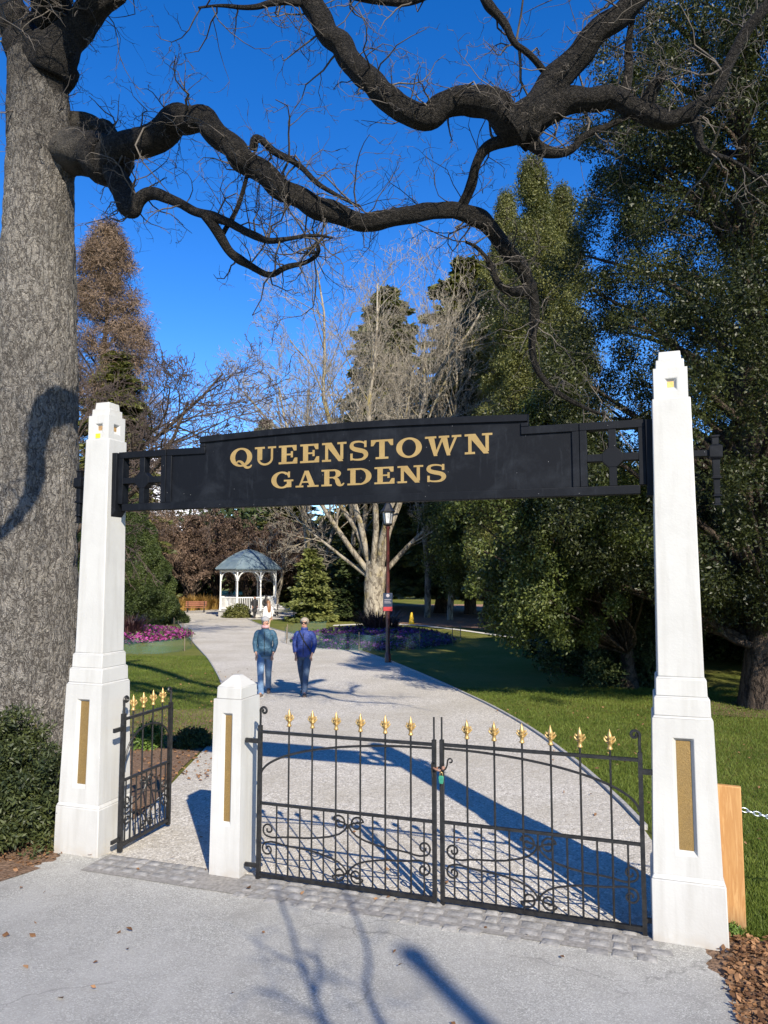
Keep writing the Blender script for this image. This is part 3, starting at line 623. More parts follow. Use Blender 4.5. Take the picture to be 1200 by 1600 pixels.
# ------------------------------------------------------------------ wrought-iron gates
def finial(mb, c):
    x, y, z = c; mb.revolve(c, [(.017, 0), (.021, .006), (.014, .016), (.013, .034), (.020, .046), (.014, .056), (.020, .078), (.015, .098), (.001, .140)], 8)
    for k in range(4):
        a = k * PI / 2; d = np.array([math.cos(a), math.sin(a), 0])
        for (z0, out, up) in ((.040, .036, .052), (.064, .030, .040)):
            P = [np.array(c) + d * .008 + [0, 0, z0], np.array(c) + d * out * .6 + [0, 0, z0 + .014], np.array(c) + d * out + [0, 0, z0 + up * .55], np.array(c) + d * out * 1.05 + [0, 0, z0 + up * .75]]
            mb.tube(P, [.008, .010, .007, .001], 5)
def spiral(c, r, turns, a0, dirn, n=26, r1=.18):
    return [(c[0] + r * (1 - (1 - r1) * i / n) * math.cos(a0 + dirn * turns * 2 * PI * i / n), c[1] + r * (1 - (1 - r1) * i / n) * math.sin(a0 + dirn * turns * 2 * PI * i / n)) for i in range(n + 1)]
def smooth2(P, it=2):
    P = np.array(P, float)
    for _ in range(it):
        Q = [P[0]]
        for i in range(len(P) - 1): Q += [P[i] * .75 + P[i + 1] * .25, P[i] * .25 + P[i + 1] * .75]
        P = np.array(Q + [P[-1]])
    return P
def wire(mb, P2, r, y=0., n=6): mb.tube([[p[0], y, p[1]] for p in P2], r, n, ref=np.array([0, 1., 0]), cap=True)
def bar(mb, x0, z0, x1, z1, w, y=0., d=None):
    d = d or w; dx, dz = x1 - x0, z1 - z0; l = math.hypot(dx, dz); nx, nz = -dz / l * w / 2, dx / l * w / 2
    pts = [(x0 - nx, z0 - nz), (x1 - nx, z1 - nz), (x1 + nx, z1 + nz), (x0 + nx, z0 + nz)]; extr(mb, pts, y - d / 2, y + d / 2)
def leaf_gate(label, loc, rot, W, nb, mirror, cat='gate', name='iron_gate', sp=None, first=None, hz=1.33, bz=.05, meet=True, sec=1.):
    t = thing(name, label, cat, loc, rot); X = (lambda x: -x) if mirror else (lambda x: x)
    sp = sp or .201; first = first or .255; mz = bz + .545; tz = 1.15
    mb = MB(); bar(mb, X(0), bz - .05, X(0), 1.20, .030 * sec, 0, .030 * sec)
    P = smooth2([(X(0), 1.19), (X(.002), 1.26), (X(.0), 1.31)] + [(X(p[0]), p[1]) for p in spiral((.032, 1.315), .034, 1.15, PI, -1, 16, .25)], 1)
    wire(mb, P, .010 * sec); mb.build('hinge_stile', M['iron'], t)
    mb = MB(); bar(mb, X(-.13 if not mirror else -.10), 1.075, X(-.014), 1.075, .035, 0, .02); mb.build('hinge_bracket', M['iron'], t)
    mb = MB(); bar(mb, X(-.12 if not mirror else -.09), bz + .06, X(-.014), bz + .06, .03, 0, .02); mb.build('hinge_bracket', M['iron'], t)
    mb = MB(); wm = .030 * sec; bar(mb, X(W - wm / 2), bz - .05, X(W - wm / 2), 1.185, wm, 0, wm)
    if meet: wire(mb, [(X(W - wm / 2), 1.18), (X(W - wm / 2), 1.35)], .007)
    else: wire(mb, [(X(W - wm / 2), 1.18), (X(W - wm / 2), 1.29)] + [(X(p[0]), p[1]) for p in spiral((W - wm / 2 - .03, 1.30), .03, .9, 0, 1, 14, .3)], .011)
    mb.build('meeting_stile', M['iron'], t)
    e0, e1 = .015 * sec, W - wm
    for nm, z, wd in (('top_rail', tz, .022), ('middle_rail', mz, .020), ('bottom_rail', bz, .028)):
        mb = MB(); bar(mb, X(e0), z, X(e1), z, wd, 0, wd * 1.1); mb.build(nm, M['iron'], t)
    mb = MB(); P = [(X(e0 + (e1 - e0) * (1 - math.cos(a))), tz - .34 + .315 * math.sin(a)) for a in np.linspace(0, PI / 2, 26)]
    if not meet:
        P = [(X(W / 2 + (e1 - e0) / 2 * -math.cos(a)), mz + .16 + .26 * math.sin(a)) for a in np.linspace(0, PI, 30)]
    wire(mb, P, .009, -.010); mb.build('arch_bar', M['iron'], t)
    for i in range(nb):
        x = X(first + i * sp); mb = MB(); mb.tube([[x, 0, bz], [x, 0, 1.205]], .0075, 8, cap=True); b = mb.build('bar', M['iron'], t, smooth='auto')
        mb = MB(); finial(mb, (x, 0, 1.205)); mb.build('finial', M['goldpaint'], b, smooth='auto')
    for i in range(nb + 1):
        x = X(first + (i - .5) * sp)
        if abs(x) < e1 - .02: mb = MB(); mb.tube([[x, 0, bz], [x, 0, mz]], .0068, 8, cap=True); mb.build('short_bar', M['iron'], t, smooth='auto')
    cx = W / 2 if not meet else first + (nb / 2 - .5) * sp
    for sx in (-1, 1):
        far = (e0 + .012) if sx < 0 else (e1 - .012); ln = abs(far - cx); rr = .062 if meet else .045
        for top in (1, -1):
            zc = (mz - .085 if top > 0 else bz + .085); zm = (bz + mz) / 2 + top * .012
            a = spiral((cx + sx * (rr + .010), zc), rr, 1.35, 0 if sx > 0 else PI, sx * top, 26, .2)[::-1]   # unwinds to the centre bar
            start = (cx + sx * .010, zc)
            mid = [(cx + sx * .012, zc - top * .04), (cx + sx * (.03 + .06 * (ln / .7)), zc - top * .10), (cx + sx * ln * .42, zc - top * .145), (cx + sx * ln * .72, zm + top * .02), (far - sx * .10, zm)]
            b = spiral((far - sx * .055, zm + top * .062), .055, 1.3, -top * PI / 2, sx * top, 26, .2)
            mb = MB(); wire(mb, [(X(p[0]), p[1]) for p in smooth2(a[:-1] + [start] + mid + b[1:], 1)], .0075, .004 * top); mb.build('scroll', M['iron'], t)
    return t
leaf_gate('wide black iron gate leaf hinged on the short white post, six gold spearheads', gate_w(1.615, .05), GROT, 1.455, 6, False)
leaf_gate('wide black iron gate leaf hinged on the pillar by the lawn', gate_w(4.50, .05), GROT - .012, 1.405, 6, True, first=.195)
ga, gb = np.array([-2.285, 6.62]), np.array([-2.065, 7.33]); dv = gb - ga
leaf_gate('narrow black iron pedestrian gate standing open against the pillar by the oak', (ga[0], ga[1], -.01), math.atan2(dv[1], dv[0]), float(np.linalg.norm(dv)), 4, False, name='pedestrian_gate', sp=.15, first=.135, meet=False, sec=1.15, bz=.08)
# padlock and latch hook
t = thing('gate_latch', 'rusty latch hook looped round the meeting bars of the wide gates', 'latch', gate_w(3.085, .05, .98), GROT)
mb = MB(); mb.tube([[.035 * math.cos(a), .035 * math.sin(a) - .005, .006 * math.sin(2 * a)] for a in np.linspace(0, 2 * PI, 20)], .008, 6); mb.ball((.045, -.02, .01), .016, 8, 6); mb.build('ring', M['rust'], t, smooth=True)
mb = MB(); wire(mb, smooth2([(.03, -.005), (.06, .0), (.075, .03), (.08, .065)] + spiral((.100, .068), .02, .85, PI, -1, 10, .5), 1), .006, -.03); wire(mb, smooth2([(-.035, -.06), (-.04, .0), (-.042, .04), (-.03, .055), (-.01, .05)], 2), .006, -.03); mb.build('hook', M['iron'], t, smooth=True)
t = thing('padlock', 'small green padlock hanging from the latch between the wide gates', 'padlock', gate_w(3.118, .012, .915), GROT); t.scale = (.78,) * 3
mb = MB(); mb.frust(0, 0, -.032, .020, .010, .022, .024, .012); mb.frust(0, 0, .022, .024, .012, .032, .018, .009); mb.frust(0, 0, -.042, .014, .007, -.032, .020, .010); mb.build('case', M['padlock'], t, bevel=.003)
mb = MB(); wire(mb, [(.014 * math.cos(a), .030 + .035 * math.sin(a)) for a in np.linspace(PI, 0, 14)], .005); mb.build('shackle', M['brass'], t, smooth=True)
# pine board and chain
t = thing('pine_board', 'upright raw pine board fixed behind the white pillar at the mulch edge', 'board', gate_w(5.055, .355), GROT - .10)
MB().box(-.105, .095, -.022, .022, -.03, .955).build('board', M['pine'], t, bevel=.006)
MB().box(-.16, -.04, .022, .06, .62, .70).build('fixing_batten', M['pine'], t)
cs, ce = gate_w(5.15, .36, .80), gate_w(7.4, .75, .80); mb = MB(); nl = 58
for i in range(nl):
    f = (i + .5) / nl; c = cs * (1 - f) + ce * f; c[2] -= .62 * f * (1 - f); dd = nrm(ce - cs) + np.array([0, 0, -.62 * (1 - 2 * f) / 2.3]); dd = nrm(dd)
    sd_ = nrm(np.cross(dd, [0, 0, 1])); up = np.cross(sd_, dd); rr_ = sd_ if i % 2 else up
    mb.tube([c + dd * .027 * math.cos(a) + rr_ * .014 * math.sin(a) for a in np.linspace(0, 2 * PI, 13)], .0042, 6, ref=np.cross(dd, rr_))
tag(mb.build('chain', M['steel'], smooth=True), 'galvanised chain slung from the pine board over the lawn', 'chain')
t = thing('timber_bollard', 'square timber bollard holding the far end of the chain', 'bollard', (ce[0], ce[1], gz(ce[0], ce[1])), GROT)
mb = MB(); mb.frust(0, 0, -.05, .06, .06, .90, .06, .06); mb.frust(0, 0, .90, .06, .06, .94, .035, .035); mb.build('post', M['pine'], t, bevel=.006)

# ------------------------------------------------------------------ trees: helpers
def walk(rng, p, d, ln, n, wig, up=0.):
    P = [np.array(p, float)]; d = np.array(d, float)
    for i in range(n):
        d = d + rng.normal(0, wig, 3); d[2] += up; d = d / np.linalg.norm(d); P.append(P[-1] + d * ln / n)
    return np.array(P)
def grow(rng, out, p, d, ln, r, lvl, cfg):
    n = max(3, int(cfg['seg'] * (1.3 if lvl == 0 else 1)))
    P = walk(rng, p, d, ln, n, cfg['wig'], cfg['up']); Rr = r * (1 - np.linspace(0, 1, n + 1) * cfg.get('taper', .72)); out.append((P, Rr, lvl))
    if lvl >= cfg['lv']: return
    k = cfg['kids'][lvl]; k = int(k) + (rng.random() < k % 1)
    for i in range(k):
        f = cfg.get('f0', .25) + (1 - cfg.get('f0', .25)) * (i + rng.random()) / k; f = min(f, .999); j = f * n; a = int(j); c = P[a] + (P[a + 1] - P[a]) * (j - a)
        t = nrm(P[a + 1] - P[a]); s = rng.normal(0, 1, 3); s = nrm(s - t * np.dot(s, t)); an = cfg['ang'] * rng.uniform(.6, 1.3)
        dd = t * math.cos(an) + s * math.sin(an); dd[2] += cfg.get('lift', 0)
        grow(rng, out, c, nrm(dd), ln * cfg['ratio'] * rng.uniform(.6, 1.15) * (1.1 - .45 * f), max(cfg['rmin'], r * (1 - .72 * f) * cfg.get('rr', .6)), lvl + 1, cfg)
def tubes(br, lv0, lv1, rmin=0):
    mb = MB()
    for P, Rr, l in br:
        if lv0 <= l <= lv1: mb.tube(P, np.maximum(Rr, rmin), 9 if Rr[0] > .12 else 5 if Rr[0] > .03 else 3)
    return mb
def leafcloud(rng, C, Rd, n, size, asp=.5, out=.7, up=.35, flat=.8, droop=0, fill=.38):
    C = np.asarray(C, float); Mn = len(C); Rd = np.broadcast_to(np.asarray(Rd, float), (Mn,))
    c = np.repeat(C, n, 0); r = np.repeat(Rd, n); N_ = len(c)
    d = nrm(rng.normal(0, 1, (N_, 3))); pos = c + d * (r * rng.random(N_) ** fill)[:, None] * np.array([1, 1, flat])
    no = nrm(d * out + rng.normal(0, .6, (N_, 3)) + np.array([0, 0, up])); t = rng.normal(0, 1, (N_, 3)) + d * .6; t[:, 2] -= droop; t = nrm(t - no * (t * no).sum(1, keepdims=True)); b = np.cross(no, t)
    s = (size * (.6 + .8 * rng.random(N_)))[:, None]; w_ = s * asp * .5
    v = np.stack([pos, pos + t * s * .45 + b * w_ + no * w_ * .3, pos + t * s, pos + t * s * .45 - b * w_ + no * w_ * .3], 1).reshape(-1, 3)
    return MB().add(v, np.arange(N_ * 4).reshape(-1, 4))
def merge(a, b):
    a.add(np.concatenate(b.v), np.concatenate(b.q)); return a
def crown_points(rng, H0, H1, R, n, prof, lump=.35, seed=0, inner=.25):
    pts = []; rad = []
    while len(pts) < n:
        f = rng.random(); a = rng.uniform(0, 2 * PI); z = H0 + (H1 - H0) * f
        nz = mnoise.noise(Vector((math.cos(a) * 1.6 + seed * 7.1, math.sin(a) * 1.6, z * .45 + seed))) + .5 * mnoise.noise(Vector((math.cos(a) * 4 + seed, math.sin(a) * 4, z * 1.1)))
        rr = R * prof(f) * (1 + lump * nz); u = rng.random()
        k = (1 - .30 * u * u) if rng.random() > inner else math.sqrt(rng.random()) * .75
        pts.append([rr * k * math.cos(a), rr * k * math.sin(a), z]); rad.append(1)
    return np.array(pts), np.array(rad, float)
def broadleaf(name, label, loc, H0, H1, R, seed, m, prof, nclump, nleaf, cr, leaf, lump=.35, group=None, trunk_r=.3, cat='tree', lean=0., limbs=40, trunk_m='treetrunk', asp=.5, droop=-.25, inner=.3, up=.3, flat=1.12, off=(0, 0)):
    rng = np.random.default_rng(seed); t = thing(name, label, cat, loc, 0, group)
    pts, _ = crown_points(rng, H0, H1, R, nclump, prof, lump, seed, inner)
    pts = pts + np.array([off[0], off[1], 0]); rd = cr * rng.uniform(.65, 1.35, nclump)
    cl = leafcloud(rng, pts, rd, nleaf, leaf, asp, droop=droop, up=up, flat=flat, fill=.5)
    cl.build('crown', M[m], t)
    k = 9; zz = np.linspace(-.15, H0 + (H1 - H0) * .85, k); P = np.stack([lean * (zz / H1) ** 2 + .12 * np.sin(zz * .6 + seed), .1 * np.cos(zz * .5 + seed), zz], 1)
    rr = trunk_r * (1.35 * np.exp(-zz * 1.6) * .5 + 1 - .8 * zz / H1); mb = MB().tube(P, rr, 12); tr = mb.build('trunk', M[trunk_m], t, smooth=True)
    mb = MB()
    for i in rng.choice(nclump, min(limbs, nclump), replace=False):
        e = pts[i]; z0 = max(H0 * .6, e[2] - np.hypot(e[0], e[1]) * rng.uniform(.4, .9)); st = np.array([np.interp(z0, zz, P[:, 0]), np.interp(z0, zz, P[:, 1]), z0])
        mid = st * .45 + e * .55 + rng.normal(0, .25, 3) + [0, 0, .2]; Q = smooth2([st, mid, e], 2); mb.tube(Q, np.linspace(trunk_r * .28, .012, len(Q)), 5)
    mb.build('limbs', M[trunk_m], t, smooth=True)
    return t
def conifer(name, label, loc, H, R, seed, m, z0=.4, whorls=34, per=9, sub=26, needle=.22, droop=.25, pw=1.0, asp=.28, group=None, trunk_r=.2, cat='tree', rnd=.25):
    rng = np.random.default_rng(seed); t = thing(name, label, cat, loc, 0, group); pos = []; dirs = []; bm_ = MB()
    for i in range(whorls):
        f = (i + rng.uniform(-.3, .3)) / whorls; f = min(.99, max(0, f)); z = z0 + (H - z0) * f; Rz = R * (1 - f) ** pw * (.78 + .22 * math.sin(i * 1.3)) + .12
        for j in range(max(4, int(per * (1 - .5 * f)))):
            a = rng.uniform(0, 2 * PI); ln = Rz * rng.uniform(1 - rnd * 1.6, 1 + rnd * .5); d = np.array([math.cos(a), math.sin(a), .15 - droop * .5])
            s_ = np.sqrt(rng.random(sub)); lat = np.array([-math.sin(a), math.cos(a), 0]); sp_ = .30 * ln * (1.15 - s_) + .06
            o = d[None] * (ln * s_)[:, None] + lat[None] * (rng.uniform(-1, 1, sub) * sp_)[:, None]; o[:, 2] += -droop * ln * s_ ** 2 + .10 * ln * s_ ** 4 + rng.normal(0, .05, sub) + z
            pos.append(o); dirs.append(nrm(d * .8 + lat * rng.uniform(-.9, .9, sub)[:, None] + np.array([0, 0, -.15])))
            if j % 2 == 0:
                ss = np.linspace(0, .85, 4); Q = d[None] * (ln * ss)[:, None]; Q[:, 2] += -droop * ln * ss ** 2 + z; bm_.tube(Q, np.linspace(.035, .008, 4) * (.5 + R * .12), 3)
    pos = np.concatenate(pos); tt = np.concatenate(dirs); N_ = len(pos); no = nrm(rng.normal(0, .65, (N_, 3)) + [0, -.15, .5]); tt = nrm(tt + rng.normal(0, .25, (N_, 3))); b = nrm(np.cross(no, tt)); no = np.cross(tt, b)
    s = (needle * (.6 + .8 * rng.random(N_)))[:, None]; w_ = s * asp
    v = np.stack([pos - tt * s * .2, pos + tt * s * .4 + b * w_ - no * w_ * .3, pos + tt * s, pos + tt * s * .4 - b * w_ - no * w_ * .3], 1).reshape(-1, 3)
    MB().add(v, np.arange(N_ * 4).reshape(-1, 4)).build('crown', M[m], t)
    zz = np.linspace(-.15, H * .96, 7); MB().tube(np.stack([zz * 0, zz * 0, zz], 1), trunk_r * (1.05 - zz / H), 9).build('trunk', M['treetrunk'], t, smooth=True)
    bm_.build('limbs', M['darkTwig'], t)
    return t
def bare(name, label, loc, H, seed, stems, cfg, m_trunk, m_twig, group=None, trunk=None, rtrunk=.3, cat='tree', leafm=None, leafn=0, leafs=.12, split=1, rmin=.0):
    """stems: list of (start, direction, length, radius)"""
    rng = np.random.default_rng(seed); t = thing(name, label, cat, loc, 0, group); br = []
    for st in stems: grow(rng, br, st[0], nrm(np.array(st[1], float)), st[2], st[3], 0, cfg)
    if trunk is not None:
        P = smooth2(trunk[0], 2); rr = np.interp(np.linspace(0, 1, len(P)), np.linspace(0, 1, len(trunk[1])), trunk[1])
        jit = 1 + .10 * np.array([[mnoise.noise(Vector((math.cos(a) * 1.2 + seed, math.sin(a) * 1.2, p[2] * 1.1))) + .5 * mnoise.noise(Vector((math.cos(a) * 3, math.sin(a) * 3 + seed, p[2] * 2.2))) for a in np.arange(18) * 2 * PI / 18] for p in P])
        MB().tube(P, rr, 18, jit=jit).build('trunk', M[m_trunk], t, smooth=True)
    tubes(br, 0, split).build('limbs', M[m_trunk], t, smooth=True)
    tubes(br, split + 1, 9, rmin).build('twigs', M[m_twig], t)
    if leafm:
        pts = np.concatenate([P[1:] for P, r, l in br if l >= cfg['lv'] - 1]); pts = pts[rng.choice(len(pts), min(len(pts), leafn), replace=False)]
        leafcloud(rng, pts, .25, 4, leafs, .7).build('crown', M[leafm], t)
    return t

# ------------------------------------------------------------------ the old oak
rng = np.random.default_rng(11)
oakb = np.array([-4.22, 8.75, gz(-4.22, 8.75)])
t = thing('oak_tree', 'huge old bare oak with furrowed grey trunk and black gnarled boughs over the gate', 'tree', oakb)
k = 210; zz = np.linspace(-.1, 8.9, k); NS = 96
cxl = np.interp(zz, [-.1, 2, 4, 6, 7.6, 9], [-.02, .0, .0, -.02, -.03, -.13]); rr = np.interp(zz, [-.1, .25, .8, 2, 4, 5.5, 6.6, 7.6, 8.9], [1.0, .80, .69, .62, .535, .475, .425, .39, .33])
P = np.stack([cxl, zz * 0, zz], 1); an = np.arange(NS) * 2 * PI / NS; jit = np.ones((k, NS))
for i in range(k):
    for j in range(NS):
        c, s_ = math.cos(an[j]), math.sin(an[j]); z = zz[i]
        lo = mnoise.noise(Vector((c * 1.3, s_ * 1.3, z * .5))) * .08 + .018 * mnoise.noise(Vector((c * 2, s_ * 2, z * 6))) + mnoise.noise(Vector((c * 3, s_ * 3, z * 1.2 + 5))) * .035
        wq = mnoise.noise(Vector((c * 5, s_ * 5, z * 2.2))) * .25
        rg_ = abs(mnoise.noise(Vector((c * 7 + wq * 2, s_ * 7 + wq * 2, z * 1.7)))); rg2 = abs(mnoise.noise(Vector((c * 17 + wq, s_ * 17, z * 5 + 3)))); e = min(1, rg_ / .28) * .7 + min(1, rg2 / .3) * .3
        jit[i, j] = 1 + lo - .075 * (1 - e) + .008 * mnoise.noise(Vector((c * 22, s_ * 22, z * 11)))
tr = MB().tube(P, rr, NS, jit=jit).build('trunk', M['oaktrunk'], t, smooth=True)
def dl(pts): return pts
B = {   # boughs: photo column, row, width, distance from the camera
 'long': [(64, 275, 30, 8.8), (84, 258, 56, 8.78), (112, 246, 74, 8.62), (152, 239, 64, 8.32), (190, 243, 58, 7.95), (240, 215, 58, 7.75), (275, 186, 56, 7.6), (312, 183, 50, 7.5), (345, 215, 46, 7.45), (390, 255, 44, 7.4), (440, 292, 42, 7.4), (500, 327, 40, 7.4), (560, 349, 35, 7.45), (582, 351, 32, 7.5), (622, 340, 32, 7.5), (680, 328, 30, 7.55), (730, 331, 31, 7.6), (765, 352, 32, 7.75), (790, 388, 31, 7.9), (820, 425, 30, 8.05), (836, 462, 22, 8.2), (833, 505, 16, 8.3), (830, 560, 13, 8.45), (850, 600, 11, 8.55), (905, 635, 8, 8.7), (950, 650, 5, 8.8)],
 'longb': [(835, 450, 24, 8.15), (805, 458, 16, 8.05), (778, 448, 12, 7.9), (766, 412, 10, 7.8), (745, 385, 8, 7.7), (728, 378, 6, 7.6)],
 'hook': [(85, 196, 40, 9.0), (122, 192, 36, 8.95), (155, 201, 33, 8.85), (182, 220, 28, 8.6), (204, 236, 22, 8.3)],
 'hang': [(160, 238, 30, 8.25), (178, 266, 36, 8.1), (190, 303, 36, 7.95), (205, 334, 34, 7.8), (216, 312, 24, 7.75), (236, 298, 22, 7.7), (262, 307, 20, 7.65), (292, 325, 18, 7.6), (330, 340, 17, 7.55), (370, 354, 15, 7.5), (395, 368, 13, 7.45), (420, 379, 12, 7.45), (450, 373, 9, 7.4), (490, 366, 6, 7.4), (520, 372, 4, 7.4)],
 'hangb': [(322, 338, 18, 7.55), (345, 372, 16, 7.6), (365, 400, 14, 7.65), (395, 420, 13, 7.7), (425, 432, 12, 7.75), (447, 417, 11, 7.8), (480, 410, 9, 7.85), (502, 395, 7, 7.9), (492, 368, 5, 7.95)],
 'hangc': [(347, 368, 9, 7.6), (368, 332, 8, 7.6), (380, 300, 7, 7.5), (388, 262, 7, 7.42)],
 'curl': [(395, 235, 14, 7.4), (398, 212, 12, 7.35), (428, 238, 12, 7.3), (462, 252, 11, 7.25), (492, 284, 10, 7.2), (526, 306, 7, 7.2), (560, 322, 4, 7.2)],
 'high': [(60, -60, 75, 8.6), (180, -190, 66, 8.0), (330, -190, 56, 7.5), (430, -100, 50, 7.2), (478, -20, 47, 7.1), (502, 32, 45, 7.05), (532, 77, 43, 7.0), (570, 122, 45, 7.0), (612, 160, 47, 7.0), (660, 186, 47, 7.0), (700, 166, 48, 7.0), (740, 152, 52, 7.0), (778, 168, 58, 7.0), (812, 200, 66, 7.0), (838, 205, 56, 7.0)],
 'up': [(805, 205, 60, 7.0), (838, 172, 56, 6.95), (862, 130, 50, 6.9), (890, 98, 47, 6.8), (922, 63, 46, 6.7), (962, 25, 46, 6.6), (1010, -20, 48, 6.5), (1080, -110, 50, 6.3), (1180, -240, 46, 6.0)],
 'east': [(815, 205, 50, 7.0), (865, 165, 38, 6.95), (920, 151, 35, 6.9), (962, 151, 37, 6.85), (1000, 172, 37, 6.8), (1040, 191, 34, 6.75), (1072, 181, 30, 6.7), (1100, 160, 26, 6.65), (1124, 140, 22, 6.6), (1136, 100, 20, 6.55), (1160, 58, 20, 6.5), (1200, 8, 22, 6.4), (1260, -70, 24, 6.2)],
 'eastknob': [(1008, 172, 26, 6.8), (1022, 135, 22, 6.7), (1036, 118, 16, 6.6), (1040, 118, 6, 6.55)],
 'eastdown': [(1080, 180, 18, 6.7), (1092, 205, 14, 6.7), (1094, 230, 12, 6.7), (1112, 242, 10, 6.75), (1150, 250, 8, 6.8), (1200, 290, 6, 6.9), (1240, 300, 4, 7)],
 'eastup': [(972, 152, 18, 6.85), (984, 110, 15, 6.8), (983, 60, 12, 6.7), (992, 10, 10, 6.6), (1000, -60, 8, 6.5)],
 'link': [(822, 210, 26, 7.05), (790, 217, 21, 7.1), (757, 230, 19, 7.2), (742, 260, 18, 7.3), (738, 292, 18, 7.45), (722, 326, 22, 7.6)],
 'under': [(830, 222, 24, 7.0), (852, 240, 17, 7.0), (890, 238, 14, 7.0), (915, 210, 13, 6.95), (958, 194, 11, 6.9), (990, 176, 9, 6.85)],
 'thin': [(740, -30, 14, 6.6), (762, 5, 14, 6.6), (790, 30, 14, 6.65), (800, 66, 13, 6.7), (828, 84, 12, 6.75), (848, 110, 14, 6.85)],
 'topl': [(470, 5, 10, 7.0), (430, 2, 10, 6.9), (390, 14, 8, 6.8), (345, 8, 6, 6.7), (310, 12, 4, 6.6)],
 'topc': [(540, -10, 12, 7.0), (590, 0, 14, 6.9), (640, 6, 11, 6.8), (680, -10, 9, 6.7)],
 'crownl': [(60, 215, 30, 8.75), (60, 150, 58, 8.75), (54, 95, 70, 8.78), (34, 50, 66, 8.82), (0, 0, 60, 8.9), (-70, -90, 50, 9.0), (-160, -220, 40, 9.0)],
 'crownr': [(62, 220, 30, 8.75), (66, 160, 58, 8.72), (84, 100, 68, 8.66), (108, 60, 62, 8.6), (138, 25, 54, 8.5), (175, -15, 52, 8.3), (240, -130, 44, 8.0), (330, -300, 36, 7.6)],
}
tw = []; tdc = dict(seg=5, wig=.40, up=.0, lv=2, kids=[3.2, 2.2, 0], ang=.85, ratio=.62, rmin=.0032, rr=.6, taper=.7, f0=.2)
def bough(P, Rr, name='bough', dens=1., lmin=.25, lmax=.9):
    Q = smooth2(P, 3); q = smooth2(np.stack([Rr] * 2, 1), 3)[:, 0]; n = 20 if q.max() > .06 else 9
    arc_ = np.concatenate([[0], np.cumsum(np.linalg.norm(np.diff(Q, axis=0), axis=1))])
    for _ in range(int(arc_[-1] * 1.3)):
        c_ = rng.uniform(0, arc_[-1]); q = q * (1 + rng.uniform(.05, .20) * np.exp(-((arc_ - c_) / (.05 + .5 * np.interp(c_, arc_, q))) ** 2))
    jit = 1 + .19 * np.array([[mnoise.noise(Vector((math.cos(a) * 1.4 + p[0] * 2.2, math.sin(a) * 1.4 + p[1] * 2, p[2] * 2.2))) + .6 * mnoise.noise(Vector((math.cos(a) * 3 + p[0] * 6, math.sin(a) * 3, p[2] * 6))) for a in np.arange(n) * 2 * PI / n] for p in Q])
    Q = Q + .42 * q[:, None] * np.array([[mnoise.noise(Vector((p[0] * 3.6, k_, p[2] * 3.6 + p[1]))) for k_ in (3, 9, 15)] for p in Q])
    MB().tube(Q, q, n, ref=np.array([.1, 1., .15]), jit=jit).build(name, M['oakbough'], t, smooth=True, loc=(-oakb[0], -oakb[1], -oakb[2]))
    ln = np.linalg.norm(np.diff(Q, axis=0), axis=1).sum()
    for _ in range(int(ln * 7.0 * dens)):
        i = rng.integers(1, len(Q) - 1); T = nrm(Q[i + 1] - Q[i - 1]); s_ = rng.normal(0, 1, 3); s_ = nrm(s_ - T * np.dot(s_, T)); s_[2] += .25
        if rng.random() < .06 and q[i] > .03: grow(rng, tw, Q[i] + s_ * q[i] * .5, nrm(s_ + T * rng.normal(0, .5)), rng.uniform(.45, 1.0), rng.uniform(.011, .02), 0, dict(tdc, lv=3, kids=[4, 3, 2.2, 0], wig=.36, seg=6)); continue
        grow(rng, tw, Q[i] + s_ * q[i] * .6, nrm(s_ + T * rng.normal(0, .5)), rng.uniform(lmin, lmax) * (1.5 if rng.random() < .2 else 1), rng.uniform(.006, .014), 0, tdc)
for nm, pts in B.items():
    P = np.array([at(p[0], p[1], p[3]) for p in pts]); Rr = np.array([sz(p[2], p[1], p[3]) / 2 * (.80 if i > 2 else .95) for i, p in enumerate(pts)])
    bough(P, Rr, 'bough', 1.7 if nm in ('hangb', 'hang', 'curl', 'longb', 'eastdown', 'topl', 'topc', 'thin', 'under') else 1. if nm not in ('hook',) else .3)
# limb reaching forward over the viewer; its shadow falls on the trunk
bough(np.array([[-4.2, 8.7, 9.4], [-3.3, 7.2, 10.1], [-2.3, 5.8, 9.4], [-1.8, 4.8, 8.1], [-1.95, 4.4, 7.45], [-2.36, 4.3, 7.15], [-2.52, 4.3, 6.7], [-2.48, 4.3, 6.2], [-2.62, 4.3, 5.75], [-2.9, 4.2, 5.4]]), np.array([.24, .20, .17, .16, .16, .15, .11, .09, .07, .04]), dens=.9)
bough(np.array([[-2.3, 5.8, 9.4], [-1.7, 4.8, 9.9], [-1.0, 3.5, 9.9], [.4, 2.0, 9.8], [1.8, .6, 9.6]]), np.array([.13, .12, .10, .07, .03]), dens=1.5)
SH = np.array([.339, -.9407, .632])
def drop(pts, k): return np.array([gp(*p) + SH * k for p in pts])
tubes(tw, 0, 9).build('twigs', M['twig'], t, loc=(-oakb[0], -oakb[1], -oakb[2]))

